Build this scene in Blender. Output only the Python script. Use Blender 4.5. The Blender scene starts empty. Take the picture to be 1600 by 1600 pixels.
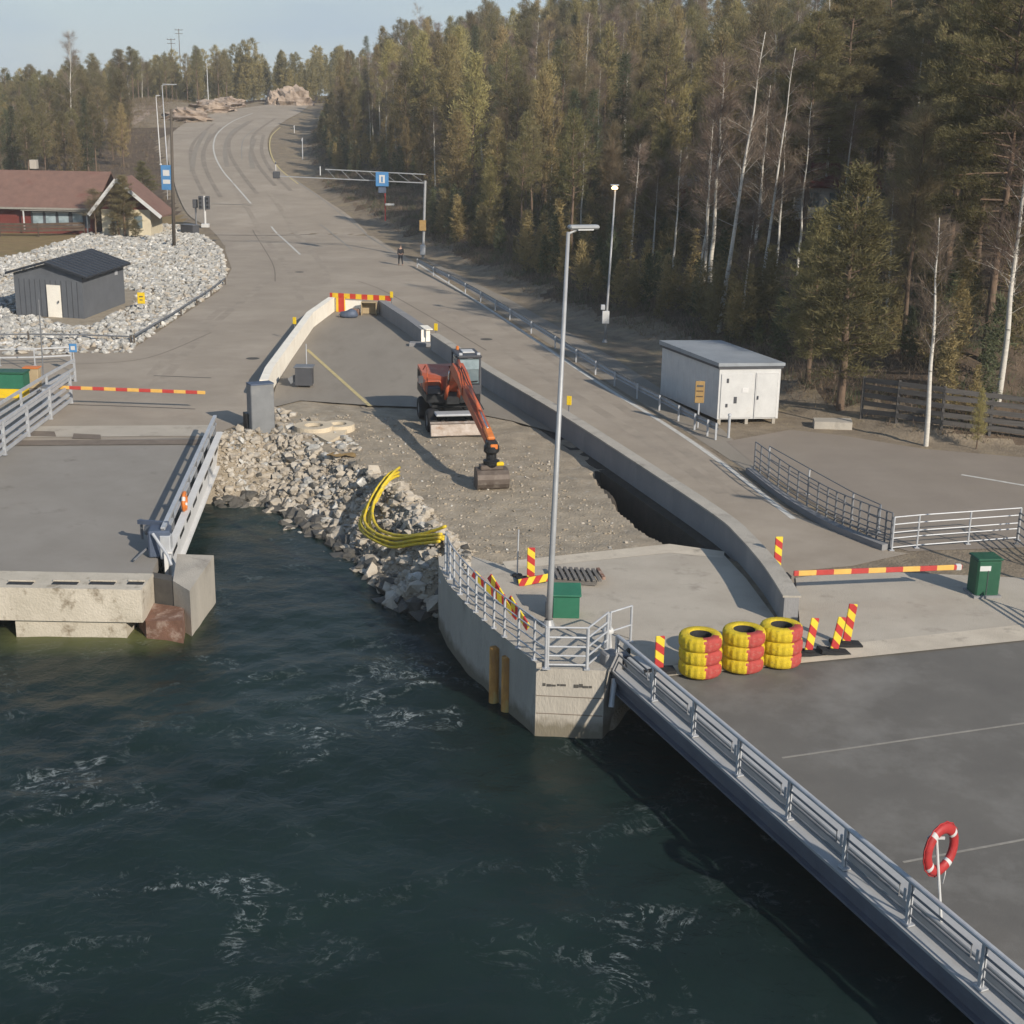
import bpy, math, random
import numpy as np
from mathutils import Vector, Matrix, geometry
R = math.radians
random.seed(7); rng = np.random.default_rng(11)
C = bpy.context.scene.collection
sc = bpy.context.scene

# ------------------------------------------------------------------ camera
F, CH, PITCH, ROLL = 2200.0, 14.3, math.atan(650 / 2200.0), 0.018
fwd = Vector((0, math.cos(PITCH), -math.sin(PITCH)))
R0 = Vector((1, 0, 0)); U0 = Vector((0, math.sin(PITCH), math.cos(PITCH)))
RC = R0 * math.cos(ROLL) + U0 * math.sin(ROLL); UC = U0 * math.cos(ROLL) - R0 * math.sin(ROLL)
cam = bpy.data.cameras.new('camera'); co = bpy.data.objects.new('camera', cam); C.objects.link(co)
co.matrix_world = Matrix(((RC.x, UC.x, -fwd.x, 0), (RC.y, UC.y, -fwd.y, 0), (RC.z, UC.z, -fwd.z, CH), (0, 0, 0, 1)))
cam.sensor_fit = 'HORIZONTAL'; cam.sensor_width = 36; cam.lens = 36 * F / 1600; cam.clip_end = 5000; cam.clip_start = 0.5
sc.camera = co

# ------------------------------------------------------------------ light
SUN_AZ, SUN_EL = R(38), R(27)
sv = Vector((math.sin(SUN_AZ) * math.cos(SUN_EL), -math.cos(SUN_AZ) * math.cos(SUN_EL), math.sin(SUN_EL)))
sl = bpy.data.lights.new('sun', 'SUN'); sl.energy = 5.0; sl.angle = R(0.6); sl.color = (1, .91, .78)
so = bpy.data.objects.new('sun', sl); C.objects.link(so); so.rotation_euler = sv.to_track_quat('Z', 'Y').to_euler(); so.location = (40, -40, 60)
W = bpy.data.worlds.new('World'); sc.world = W; W.use_nodes = True
nt = W.node_tree; bg = nt.nodes['Background']; sk = nt.nodes.new('ShaderNodeTexSky'); sk.sky_type = 'NISHITA'; sk.sun_disc = False
sk.sun_elevation = SUN_EL; sk.sun_rotation = R(180) - SUN_AZ; sk.air_density = 1.2; sk.dust_density = 0.4; sk.ozone_density = 3.0
# thin high cloud drawn into the sky itself
tc = nt.nodes.new('ShaderNodeTexCoord'); mp = nt.nodes.new('ShaderNodeMapping'); mp.inputs['Scale'].default_value = (2, 2, 9)
nz = nt.nodes.new('ShaderNodeTexNoise'); nz.inputs['Scale'].default_value = 2.2; nz.inputs['Detail'].default_value = 6
rp = nt.nodes.new('ShaderNodeValToRGB'); rp.color_ramp.elements[0].position = .42; rp.color_ramp.elements[1].position = .72
rp.color_ramp.elements[0].color = (.78, .78, .78, 1); rp.color_ramp.elements[1].color = (1, 1, 1, 1)
mx = nt.nodes.new('ShaderNodeMix'); mx.data_type = 'RGBA'; mx.inputs['B'].default_value = (3.5, 4.45, 5.5, 1)
L = nt.links.new
L(tc.outputs['Generated'], mp.inputs['Vector']); L(mp.outputs['Vector'], nz.inputs['Vector']); L(nz.outputs['Fac'], rp.inputs['Fac'])
sx = nt.nodes.new('ShaderNodeSeparateXYZ'); L(tc.outputs['Generated'], sx.inputs[0]); el = nt.nodes.new('ShaderNodeMapRange'); el.inputs[1].default_value = .04; el.inputs[2].default_value = .32; el.inputs[3].default_value = 1; el.inputs[4].default_value = .2
L(sx.outputs['Z'], el.inputs[0]); ml_ = nt.nodes.new('ShaderNodeMath'); ml_.operation = 'MULTIPLY'; L(el.outputs[0], ml_.inputs[0]); L(rp.outputs['Color'], ml_.inputs[1]); L(ml_.outputs[0], mx.inputs['Factor']); L(sk.outputs['Color'], mx.inputs['A']); L(mx.outputs['Result'], bg.inputs['Color'])
bg.inputs['Strength'].default_value = 0.11
sc.view_settings.view_transform = 'Standard'; sc.view_settings.look = 'None'; sc.view_settings.exposure = 0.12; sc.view_settings.gamma = 1
sc.cycles.max_bounces = 5; sc.cycles.diffuse_bounces = 2; sc.cycles.glossy_bounces = 3; sc.cycles.transparent_max_bounces = 4
sc.cycles.caustics_reflective = False; sc.cycles.caustics_refractive = False

# ------------------------------------------------------------------ picking points of the place
def P(px, py, z=0.0):
    d = fwd + RC * ((px - 800) / F) + UC * ((800 - py) / F)
    t = (z - CH) / d.z
    return Vector((d.x * t, d.y * t, z))
WATER_Z = -1.9; PIT_Z = -0.15

def inpoly(x, y, poly):
    x = np.asarray(x, float); y = np.asarray(y, float); c = np.zeros(x.shape, bool); n = len(poly); j = n - 1
    for i in range(n):
        xi, yi = poly[i][0], poly[i][1]; xj, yj = poly[j][0], poly[j][1]
        if yi != yj:
            c ^= ((yi > y) != (yj > y)) & (x < (xj - xi) * (y - yi) / (yj - yi) + xi)
        j = i
    return c
def segdist(x, y, pts, closed=True):
    d = np.full(np.shape(x), 1e9); n = len(pts)
    for i in range(n if closed else n - 1):
        ax, ay = pts[i][0], pts[i][1]; bx, by = pts[(i + 1) % n][0], pts[(i + 1) % n][1]
        l2 = (bx - ax) ** 2 + (by - ay) ** 2 + 1e-9
        t = np.clip(((x - ax) * (bx - ax) + (y - ay) * (by - ay)) / l2, 0, 1)
        d = np.minimum(d, np.hypot(x - ax - t * (bx - ax), y - ay - t * (by - ay)))
    return d
def vnoise(x, y, s, seed=0):
    x = np.asarray(x, float) / s; y = np.asarray(y, float) / s
    xi = np.floor(x).astype(np.int64); yi = np.floor(y).astype(np.int64); fx = x - xi; fy = y - yi
    def h(a, b):
        n = (a * 374761393 + b * 668265263 + seed * 974634777) & 0xffffffff
        n = ((n ^ (n >> 13)) * 1274126177) & 0xffffffff
        return ((n ^ (n >> 16)) & 0xffff) / 65535.0
    u = fx * fx * (3 - 2 * fx); v = fy * fy * (3 - 2 * fy)
    return (h(xi, yi) * (1 - u) + h(xi + 1, yi) * u) * (1 - v) + (h(xi, yi + 1) * (1 - u) + h(xi + 1, yi + 1) * u) * v - .5

def pp(*l): return [P(a, b) for a, b in l]
COAST = [Vector((-400, 58.6, 0)), Vector((-60, 58.6, 0))] + pp((0, 697), (325, 690), (352, 690), (420, 672), (500, 690), (560, 722), (615, 765), (668, 818), (715, 872),
         (760, 955), (848, 1022), (945, 1030), (985, 985), (1250, 975), (1600, 975)) + [Vector((400, 38, 0)), Vector((400, 1200, 0)), Vector((-400, 1200, 0))]
RUBL = pp((325, 690), (352, 690), (420, 672), (500, 690), (560, 722), (615, 765), (668, 818), (690, 850))
WHITE_IN = [P(a, b, PIT_Z) for a, b in ((420, 626), (428, 605), (456, 563), (475, 535), (490, 513), (511, 497), (523, 488))]
GREY1_IN = [P(a, b, PIT_Z) for a, b in ((591, 492), (634, 522), (658, 541))]
GREY2_IN = [P(a, b, PIT_Z) for a, b in ((673, 549), (763, 611), (872, 680), (1000, 768), (1115, 850), (1152, 885), (1185, 925), (1205, 955), (1222, 985))]
def shove(pts, d_):
    out = []
    for i, p in enumerate(pts):
        a_ = pts[max(i - 1, 0)]; b_ = pts[min(i + 1, len(pts) - 1)]; t_ = Vector((b_[0] - a_[0], b_[1] - a_[1], 0)).normalized(); out.append(Vector((p[0] - t_.y * d_, p[1] + t_.x * d_, p[2])))
    return out
PIT = shove(WHITE_IN, .2) + shove(GREY1_IN, .2) + shove(GREY2_IN, .2)[:-3] + [P(a, b) for a, b in ((1130, 868), (1045, 860), (785, 884), (730, 872), (668, 818), (615, 765), (560, 722), (500, 690), (420, 672))]
TRENCH = [P(925, 740, PIT_Z)] + shove([P(945, 731, PIT_Z), P(1000, 768, PIT_Z), P(1060, 811, PIT_Z), P(1118, 853, PIT_Z)], .4) + [P(a, b, PIT_Z) for a, b in ((1108, 866), (1062, 862), (1012, 838), (970, 803), (945, 770))]
ZR = np.array([[0, 0], [150, 0], [165, .8], [185, 2.2], [205, 3.7], [240, 6.3], [280, 8.9], [320, 11.4], [350, 12.6], [450, 13.4], [1500, 14]])
XE = np.array([[50, 40], [58, 27], [61, 17], [66, 13.5], [78, 9.5], [86, 6.8], [98, 1.5], [129, -7.0], [160, -17], [185, -26], [237, -36], [296, -41], [330, -30], [400, 0], [1500, 0]])
XL = np.array([[50, -12], [100, -24], [125, -25], [160, -36], [185, -44], [237, -58], [296, -71], [330, -60], [400, -60], [1500, -60]])
def zr(y): return np.interp(y, ZR[:, 0], ZR[:, 1])
def land(x, y, rough=True):
    x = np.asarray(x, float); y = np.asarray(y, float)
    base = zr(y)
    s = np.maximum(0, x - np.interp(y, XE[:, 0], XE[:, 1]))
    hill = np.minimum(.25 * s, .28 * np.maximum(0, y - 60)); hill = 26 * (1 - np.exp(-hill / 26))
    l = np.maximum(0, np.interp(y, XL[:, 0], XL[:, 1]) - x)
    z = base + hill - np.minimum(l * .12, .55 * base)
    z = z + np.where(s > 1, 1, 0) * np.minimum(s * .06, 1) * (vnoise(x, y, 9, 1) * 1.6 + vnoise(x, y, 3, 2) * .7)
    # low mound of dug earth and rock beside the bend
    z = z + 3.2 * np.exp(-(((x + 76) / 9) ** 2 + ((y - 292) / 26) ** 2))
    ins = inpoly(x, y, COAST); d = segdist(x, y, COAST)
    rub = ((x < -1.9) & (x > -13.9) & (y > 37)).astype(float); dr = segdist(x, y, RUBL, False); z = np.where(ins, z, np.where(rub > .5, -.1 - (.6 + .5 * np.clip((x + 9) / 5, 0, 1)) * dr, -.1 - 4.5 * d))
    pit = inpoly(x, y, PIT); z = np.where(pit, PIT_Z + (vnoise(x, y, 1.3, 4) * .09 + vnoise(x, y, .5, 5) * .05 if rough else 0), z)
    tr = inpoly(x, y, TRENCH); dt = segdist(x, y, TRENCH)
    z = np.where(tr, z - 2.0 * (lambda q: q * q * (3 - 2 * q))(np.clip((dt + .4 * vnoise(x, y, .8, 6)) / .6, 0, 1)), z)
    return np.maximum(z, -6)
def lz(x, y): return float(land(np.array([x]), np.array([y]), False)[0])
def G(px, py):
    d = fwd + RC * ((px - 800) / F) + UC * ((800 - py) / F)
    t = np.concatenate([np.arange(25, 130, .1), np.arange(130, 900, .4)])
    z = CH + d.z * t; h = land(d.x * t, d.y * t, False)
    k = np.argmax(z <= h) if np.any(z <= h) else len(t) - 1
    return Vector((d.x * t[k], d.y * t[k], float(h[k])))
def VP(px, py, p0, h):
    """point on the upright plane through p0 along h"""
    d = fwd + RC * ((px - 800) / F) + UC * ((800 - py) / F); n = Vector((-h.y, h.x, 0))
    t = (p0 - Vector((0, 0, CH))).dot(n) / d.dot(n); return Vector((0, 0, CH)) + d * t
def at_depth(px, py, Y):
    d = fwd + RC * ((px - 800) / F) + UC * ((800 - py) / F); t = Y / d.y
    return Vector((d.x * t, Y, CH + d.z * t))
def project(p):
    v = Vector(p) - Vector((0, 0, CH)); z = v.dot(fwd)
    return 800 + F * v.dot(RC) / z, 800 - F * v.dot(UC) / z, z

# ------------------------------------------------------------------ materials
MATS = {}
def M(name, c1, c2=None, rough=.75, metal=0., scale=2.0, bump=0., bscale=25., c3=None, s3=.3, t3=(.5, .65), randv=0., spec=.35, stretch=(1, 1, 1), rvar=0.):
    m = bpy.data.materials.new(name); m.use_nodes = True; t = m.node_tree; b = t.nodes['Principled BSDF']; n = t.nodes.new; k = t.links.new
    b.inputs['Roughness'].default_value = rough; b.inputs['Metallic'].default_value = metal; b.inputs['Specular IOR Level'].default_value = spec
    tc = n('ShaderNodeTexCoord'); mp = n('ShaderNodeMapping'); mp.inputs['Scale'].default_value = stretch; k(tc.outputs['Object'], mp.inputs['Vector'])
    c2 = c2 or tuple(x * .8 for x in c1)
    nz = n('ShaderNodeTexNoise'); nz.inputs['Scale'].default_value = scale; nz.inputs['Detail'].default_value = 8; nz.inputs['Roughness'].default_value = .65
    k(mp.outputs['Vector'], nz.inputs['Vector'])
    rp = n('ShaderNodeValToRGB'); rp.color_ramp.elements[0].position = .32; rp.color_ramp.elements[1].position = .68
    rp.color_ramp.elements[0].color = (*c2, 1); rp.color_ramp.elements[1].color = (*c1, 1); k(nz.outputs['Fac'], rp.inputs['Fac'])
    out = rp.outputs['Color']
    if c3:
        n3 = n('ShaderNodeTexNoise'); n3.inputs['Scale'].default_value = s3; n3.inputs['Detail'].default_value = 9; n3.inputs['Roughness'].default_value = .7
        k(mp.outputs['Vector'], n3.inputs['Vector'])
        r3 = n('ShaderNodeMapRange'); r3.inputs[1].default_value = t3[0]; r3.inputs[2].default_value = t3[1]; k(n3.outputs['Fac'], r3.inputs[0])
        mx = n('ShaderNodeMix'); mx.data_type = 'RGBA'; mx.inputs['B'].default_value = (*c3, 1); k(r3.outputs[0], mx.inputs['Factor']); k(out, mx.inputs['A']); out = mx.outputs['Result']
    if randv:
        oi = n('ShaderNodeObjectInfo'); hs = n('ShaderNodeHueSaturation'); mr = n('ShaderNodeMapRange'); mr.inputs[3].default_value = 1 - randv; mr.inputs[4].default_value = 1 + randv
        k(oi.outputs['Random'], mr.inputs[0]); k(mr.outputs[0], hs.inputs['Value'])
        ml = n('ShaderNodeMath'); ml.operation = 'MULTIPLY'; ml.inputs[1].default_value = 7.31; fr = n('ShaderNodeMath'); fr.operation = 'FRACT'
        k(oi.outputs['Random'], ml.inputs[0]); k(ml.outputs[0], fr.inputs[0])
        m2 = n('ShaderNodeMapRange'); m2.inputs[3].default_value = .5 - randv * .065; m2.inputs[4].default_value = .5 + randv * .03; k(fr.outputs[0], m2.inputs[0]); k(m2.outputs[0], hs.inputs['Hue'])
        k(out, hs.inputs['Color']); out = hs.outputs['Color']
    k(out, b.inputs['Base Color'])
    if bump:
        nb = n('ShaderNodeTexNoise'); nb.inputs['Scale'].default_value = bscale; nb.inputs['Detail'].default_value = 6; k(mp.outputs['Vector'], nb.inputs['Vector'])
        bp = n('ShaderNodeBump'); bp.inputs['Strength'].default_value = bump; bp.inputs['Distance'].default_value = .06; k(nb.outputs['Fac'], bp.inputs['Height']); k(bp.outputs['Normal'], b.inputs['Normal'])
    if rvar:
        mr = n('ShaderNodeMapRange'); mr.inputs[3].default_value = rough - rvar; mr.inputs[4].default_value = rough + rvar; k(nz.outputs['Fac'], mr.inputs[0]); k(mr.outputs[0], b.inputs['Roughness'])
    MATS[name] = m; return m
M('asphalt', (.345, .292, .232), (.285, .24, .191), .9, scale=.35, bump=.35, bscale=40, c3=(.40, .342, .276), s3=.12, t3=(.48, .72), spec=.2)
M('track_dark', (.26, .22, .178), (.215, .182, .147), .9, scale=.7, bump=.2, bscale=40, c3=(.305, .26, .21), s3=.6, t3=(.5, .66), spec=.2)
M('trench_dark', (.075, .062, .048), (.045, .038, .03), .9, scale=2, bump=.6)  # near-black brown on the trench floor and the wall footing
M('asphalt_worn', (.315, .267, .214), (.26, .22, .176), .88, scale=.7, bump=.3, bscale=40, c3=(.345, .292, .232), s3=.5, t3=(.42, .6), spec=.2)
M('asphalt_inner', (.29, .255, .21), (.235, .205, .168), .9, scale=.6, bump=.4, bscale=40, c3=(.20, .172, .14), s3=.3, t3=(.55, .7), spec=.2, stretch=(1, .3, 1))
M('deck_dark', (.15, .14, .124), (.12, .112, .10), .7, scale=.5, bump=.2, bscale=60, c3=(.195, .186, .17), s3=.25, t3=(.5, .7), spec=.3)
M('deck_grey', (.275, .252, .222), (.228, .207, .18), .8, scale=.4, bump=.25, bscale=50, c3=(.15, .13, .11), s3=.5, t3=(.58, .72), spec=.25)
M('slab', (.46, .41, .34), (.38, .335, .275), .9, scale=.5, bump=.3, bscale=30, c3=(.23, .20, .165), s3=.6, t3=(.55, .75), spec=.2)
M('slab_pale', (.58, .51, .41), (.46, .40, .32), .9, scale=.9, bump=.3, bscale=30, c3=(.27, .235, .19), s3=1.1, t3=(.58, .74), spec=.2)
M('parking', (.285, .242, .198), (.235, .198, .163), .9, scale=.3, bump=.35, bscale=40, c3=(.26, .22, .175), s3=.2, t3=(.5, .7), spec=.2)
M('gravel', (.38, .318, .238), (.25, .21, .157), .95, scale=1.1, bump=.9, bscale=12, c3=(.42, .37, .30), s3=2.6, t3=(.55, .72), spec=.2)
M('verge', (.27, .22, .16), (.17, .135, .098), .95, scale=1.2, bump=.8, bscale=9, c3=(.30, .24, .15), s3=.4, t3=(.5, .7), spec=.15)
M('forest_floor', (.15, .11, .078), (.075, .057, .043), .95, scale=.8, bump=1, bscale=5, c3=(.14, .10, .06), s3=.25, t3=(.52, .7), spec=.1)
M('dry_lawn', (.26, .19, .095), (.2, .14, .075), .95, scale=.8, bump=.6, bscale=14, c3=(.16, .14, .06), s3=.3, t3=(.5, .7), spec=.1)
M('concrete', (.44, .40, .34), (.34, .31, .265), .85, scale=.9, bump=.35, bscale=18, c3=(.2, .18, .155), s3=.8, t3=(.56, .75), spec=.25, stretch=(1, 1, .5))
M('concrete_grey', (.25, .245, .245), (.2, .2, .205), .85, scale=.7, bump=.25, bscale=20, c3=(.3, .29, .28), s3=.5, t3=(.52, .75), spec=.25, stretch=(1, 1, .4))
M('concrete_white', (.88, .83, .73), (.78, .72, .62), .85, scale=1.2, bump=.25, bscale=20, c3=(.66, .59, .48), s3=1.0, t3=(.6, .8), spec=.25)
M('concrete_beige', (.53, .475, .39), (.42, .375, .30), .85, scale=1.2, bump=.4, bscale=15, c3=(.2, .16, .11), s3=1.6, t3=(.56, .7), spec=.25)
M('rock', (.45, .395, .32), (.29, .25, .2), .9, scale=1.6, bump=.8, bscale=6, c3=(.46, .42, .36), s3=.9, t3=(.5, .62), spec=.25)
M('rock_dark', (.11, .10, .085), (.06, .057, .05), .6, scale=1.6, bump=.8, bscale=6, spec=.4)
M('rock_red', (.42, .335, .265), (.27, .21, .165), .9, scale=.5, bump=1, bscale=1.5, c3=(.14, .10, .075), s3=.35, t3=(.5, .64), spec=.2)
M('stone_white', (.44, .425, .39), (.24, .232, .215), .9, scale=.9, bump=.6, bscale=8, c3=(.62, .60, .56), s3=1.7, t3=(.5, .62), spec=.2)
M('galv', (.50, .51, .52), (.40, .41, .43), .5, .25, scale=3, bump=.1, rvar=.1)
M('galv_dark', (.2, .205, .215), (.14, .145, .155), .55, .25, scale=3, bump=.1)
M('girder', (.15, .16, .19), (.11, .115, .14), .6, .2, scale=1.2, bump=.15, c3=(.19, .17, .15), s3=.8, t3=(.6, .8))
M('kerb_plate', (.45, .45, .445), (.37, .37, .368), .6, .2, scale=1.2, bump=.1)
M('white_paint', (.57, .565, .55), (.49, .485, .475), .55, scale=1.5, bump=.08, c3=(.5, .46, .4), s3=1.2, t3=(.62, .8))
M('container_side', (.66, .65, .63), (.58, .57, .56), .6, scale=1.5, bump=.08, c3=(.48, .47, .46), s3=1.0, t3=(.6, .8))
M('roof_grey', (.33, .35, .37), (.25, .27, .29), .6, .2, scale=.6, bump=.15, c3=(.2, .21, .22), s3=.9, t3=(.55, .75))
M('trim_dark', (.07, .072, .08), None, .6)
M('shed_grey', (.125, .132, .145), (.10, .106, .117), .75, scale=1, bump=.1)
M('roof_black', (.032, .036, .045), (.022, .025, .032), .55, .1, scale=1)
M('line_white', (.62, .6, .55), (.42, .4, .36), .8, scale=4, bump=.1, c3=(.25, .23, .2), s3=3, t3=(.58, .75))
M('line_yellow', (.58, .47, .22), (.42, .345, .18), .8, scale=4, bump=.1)
M('worn_brown', (.2, .16, .125), (.14, .112, .088), .9, scale=1.5)
M('hood_orange', (.48, .14, .08), (.38, .1, .058), .55, scale=2, c3=(.36, .2, .14), s3=2, t3=(.5, .75))
M('line_faint', (.29, .27, .235), (.22, .205, .18), .85, scale=5)
M('joint', (.09, .083, .073), (.06, .055, .05), .9, scale=3)
M('yellow', (.75, .52, .02), (.62, .42, .015), .5, scale=3, bump=.05, c3=(.4, .27, .03), s3=3, t3=(.62, .8))
M('tyre_yellow', (.72, .53, .02), (.55, .39, .02), .65, scale=4, bump=.6, bscale=30, c3=(.17, .13, .05), s3=5, t3=(.55, .74), stretch=(1, 1, 2))
M('tyre_red', (.48, .075, .062), (.36, .05, .042), .65, scale=4, bump=.6, bscale=30, c3=(.42, .2, .15), s3=5, t3=(.55, .74), stretch=(1, 1, 2))
M('red', (.42, .035, .035), (.30, .025, .025), .55, scale=4)
M('orange_red', (.50, .115, .045), (.37, .075, .033), .5, scale=2, bump=.06, c3=(.2, .1, .065), s3=2.5, t3=(.5, .72))
M('orange', (.66, .2, .04), (.5, .14, .03), .5, scale=3)
M('steel_grey', (.21, .215, .22), (.165, .17, .175), .6, .2, scale=1.5, bump=.1, c3=(.28, .27, .25), s3=1, t3=(.55, .75))
M('rubber', (.022, .022, .023), (.012, .012, .013), .8, scale=5, bump=.3)
M('black_metal', (.025, .026, .028), (.016, .017, .018), .5, .3, scale=4)
M('rim_grey', (.32, .31, .3), None, .5, .3)
M('steel_worn', (.34, .30, .27), (.2, .16, .13), .5, .5, scale=3, bump=.2, c3=(.16, .09, .05), s3=2, t3=(.55, .7))
M('bucket_steel', (.15, .12, .10), (.085, .065, .052), .6, .3, scale=3, bump=.2, c3=(.22, .19, .16), s3=2, t3=(.55, .7))
M('lamp_grey', (.36, .365, .37), (.29, .295, .30), .5, .2, scale=3)
M('chrome', (.6, .6, .6), None, .2, .9)
M('green', (.022, .095, .052), (.015, .072, .04), .5, scale=2, bump=.05)
M('green_bin', (.03, .155, .09), (.022, .12, .07), .5, scale=2, bump=.05)
M('blue_sign', (.07, .22, .45), None, .5)
M('blue_grey', (.1, .125, .18), (.07, .09, .13), .6, .2, scale=2)
M('sign_ochre', (.36, .23, .085), (.26, .165, .065), .6, scale=6)
M('rust', (.24, .125, .085), (.14, .075, .05), .9, scale=2, bump=.4, c3=(.38, .28, .22), s3=2.5, t3=(.48, .66))
M('pile', (.55, .28, .06), (.3, .14, .04), .8, scale=2.5, bump=.3, c3=(.45, .33, .12), s3=1.6, t3=(.5, .62), stretch=(1, 1, .4))
M('hose', (.72, .53, .03), (.56, .41, .03), .6, scale=6, bump=.3, c3=(.36, .29, .12), s3=4, t3=(.52, .7))
M('wood_pole', (.12, .10, .08), (.075, .062, .05), .9, scale=2, bump=.4, stretch=(6, 6, .5))
M('old_wood', (.2, .185, .17), (.12, .11, .10), .9, scale=2, bump=.5, bscale=20, stretch=(.3, .3, 4))
M('fence_shaded', (.105, .098, .092), (.06, .055, .052), .9, scale=2, bump=.5, bscale=20, stretch=(.3, .3, 4))  # old wood darkened: the shadow on the board fence is in this colour
M('fence_brown', (.10, .07, .05), (.06, .042, .03), .9, scale=2, bump=.4)
M('plywood', (.42, .33, .2), (.33, .25, .15), .8, scale=3)
M('roof_tile', (.205, .118, .09), (.155, .09, .07), .8, scale=1.2, bump=.5, bscale=8, c3=(.15, .06, .045), s3=.4, t3=(.55, .7))
M('wall_red', (.16, .035, .028), (.12, .028, .022), .85, scale=1.5)
M('wall_cream', (.62, .55, .40), (.52, .45, .33), .85, scale=1.5)
M('stack_concrete', (.58, .49, .36), (.45, .38, .28), .9, scale=1.2, bump=.3)
M('clothes', (.025, .026, .032), (.015, .016, .02), .9)
M('skin', (.42, .26, .19), None, .6)
M('bark_pine', (.19, .125, .085), (.10, .075, .055), .95, scale=3, bump=.8, bscale=10, c3=(.26, .145, .08), s3=.3, t3=(.5, .65), stretch=(1, 1, .35))
M('bark_birch', (.62, .58, .51), (.46, .43, .38), .85, scale=3, bump=.3, c3=(.06, .055, .05), s3=2.2, t3=(.60, .66), stretch=(.6, .6, 2.5))
M('needles_pine', (.25, .218, .10), (.165, .147, .074), .8, scale=1.6, randv=.34, spec=.15)
M('needles_spruce', (.135, .15, .08), (.085, .10, .058), .8, scale=1.6, randv=.3, spec=.15)
M('needles_olive', (.365, .303, .132), (.255, .217, .10), .8, scale=1.3, randv=.34, spec=.15)
M('twigs', (.29, .225, .165), (.2, .152, .115), .9, scale=2, randv=.25, spec=.1)
M('twigs_ochre', (.29, .232, .135), (.2, .16, .098), .9, scale=2, randv=.2, spec=.1)
for q_ in ('needles_pine', 'needles_spruce', 'needles_olive', 'twigs', 'twigs_ochre'):
    t_ = MATS[q_].node_tree; b_ = t_.nodes['Principled BSDF']; tr = t_.nodes.new('ShaderNodeBsdfTranslucent'); mxs = t_.nodes.new('ShaderNodeMixShader'); mxs.inputs[0].default_value = .42
    src_ = b_.inputs['Base Color'].links[0].from_socket; t_.links.new(src_, tr.inputs['Color']); t_.links.new(b_.outputs[0], mxs.inputs[1]); t_.links.new(tr.outputs[0], mxs.inputs[2]); t_.links.new(mxs.outputs[0], t_.nodes['Material Output'].inputs['Surface'])
m = M('lamp_lens', (.9, .8, .6), None, .4); m.node_tree.nodes['Principled BSDF'].inputs['Emission Color'].default_value = (1, .66, .33, 1); m.node_tree.nodes['Principled BSDF'].inputs['Emission Strength'].default_value = 3.5
m = M('glass', (.10, .14, .16), (.16, .2, .21), .08, scale=1.5, spec=.6)
m = M('glass_bright', (.35, .42, .45), (.2, .26, .28), .08, scale=1.5, spec=.7)
def stripes(name, axis, period, ca, cb, skew=0., rough=.5):
    m = bpy.data.materials.new(name); m.use_nodes = True; t = m.node_tree; b = t.nodes['Principled BSDF']; n = t.nodes.new; k = t.links.new
    b.inputs['Roughness'].default_value = rough
    tc = n('ShaderNodeTexCoord'); dt = n('ShaderNodeVectorMath'); dt.operation = 'DOT_PRODUCT'; dt.inputs[1].default_value = [a / period for a in axis]; k(tc.outputs['Object'], dt.inputs[0])
    fr = n('ShaderNodeMath'); fr.operation = 'FRACT'; ad = n('ShaderNodeMath'); ad.operation = 'ADD'; ad.inputs[1].default_value = 100.25; k(dt.outputs['Value'], ad.inputs[0]); k(ad.outputs[0], fr.inputs[0])
    gt = n('ShaderNodeMath'); gt.operation = 'GREATER_THAN'; gt.inputs[1].default_value = .5; k(fr.outputs[0], gt.inputs[0])
    mx = n('ShaderNodeMix'); mx.data_type = 'RGBA'; mx.inputs['A'].default_value = (*ca, 1); mx.inputs['B'].default_value = (*cb, 1); k(gt.outputs[0], mx.inputs['Factor'])
    nz = n('ShaderNodeTexNoise'); nz.inputs['Scale'].default_value = 5; nz.inputs['Detail'].default_value = 6; k(tc.outputs['Object'], nz.inputs['Vector'])
    mr = n('ShaderNodeMapRange'); mr.inputs[3].default_value = .75; mr.inputs[4].default_value = 1.1; k(nz.outputs['Fac'], mr.inputs[0])
    hs = n('ShaderNodeHueSaturation'); k(mr.outputs[0], hs.inputs['Value']); k(mx.outputs['Result'], hs.inputs['Color']); k(hs.outputs['Color'], b.inputs['Base Color'])
    MATS[name] = m
stripes('stripe_board', (.75, 0, 1), .44, (.74, .56, .04), (.46, .035, .032))
stripes('stripe_boom', (1, 0, 0), 1.1, (.46, .05, .042), (.72, .42, .10))
stripes('stripe_beam', (1, 0, 0), .85, (.75, .48, .02), (.5, .04, .02))

m = M('pier_concrete', (.44, .40, .34), (.34, .31, .265), .85, scale=.9, bump=.35, bscale=18, c3=(.2, .18, .155), s3=.8, t3=(.56, .75), spec=.25, stretch=(1, 1, .35)); t_ = m.node_tree; b_ = t_.nodes['Principled BSDF']
src_ = b_.inputs['Base Color'].links[0].from_socket; tc_ = t_.nodes.new('ShaderNodeTexCoord'); sx_ = t_.nodes.new('ShaderNodeSeparateXYZ'); n_ = t_.nodes.new('ShaderNodeTexNoise'); n_.inputs['Scale'].default_value = 2.5; n_.inputs['Detail'].default_value = 7
ad_ = t_.nodes.new('ShaderNodeMath'); ad_.operation = 'MULTIPLY_ADD'; ad_.inputs[1].default_value = .7; mr_ = t_.nodes.new('ShaderNodeMapRange'); mr_.inputs[1].default_value = -1.30; mr_.inputs[2].default_value = -.98; mr_.inputs[3].default_value = .75; mr_.inputs[4].default_value = 0
mm_ = t_.nodes.new('ShaderNodeMix'); mm_.data_type = 'RGBA'; mm_.inputs['B'].default_value = (.12, .10, .06, 1); k_ = t_.links.new
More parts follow.
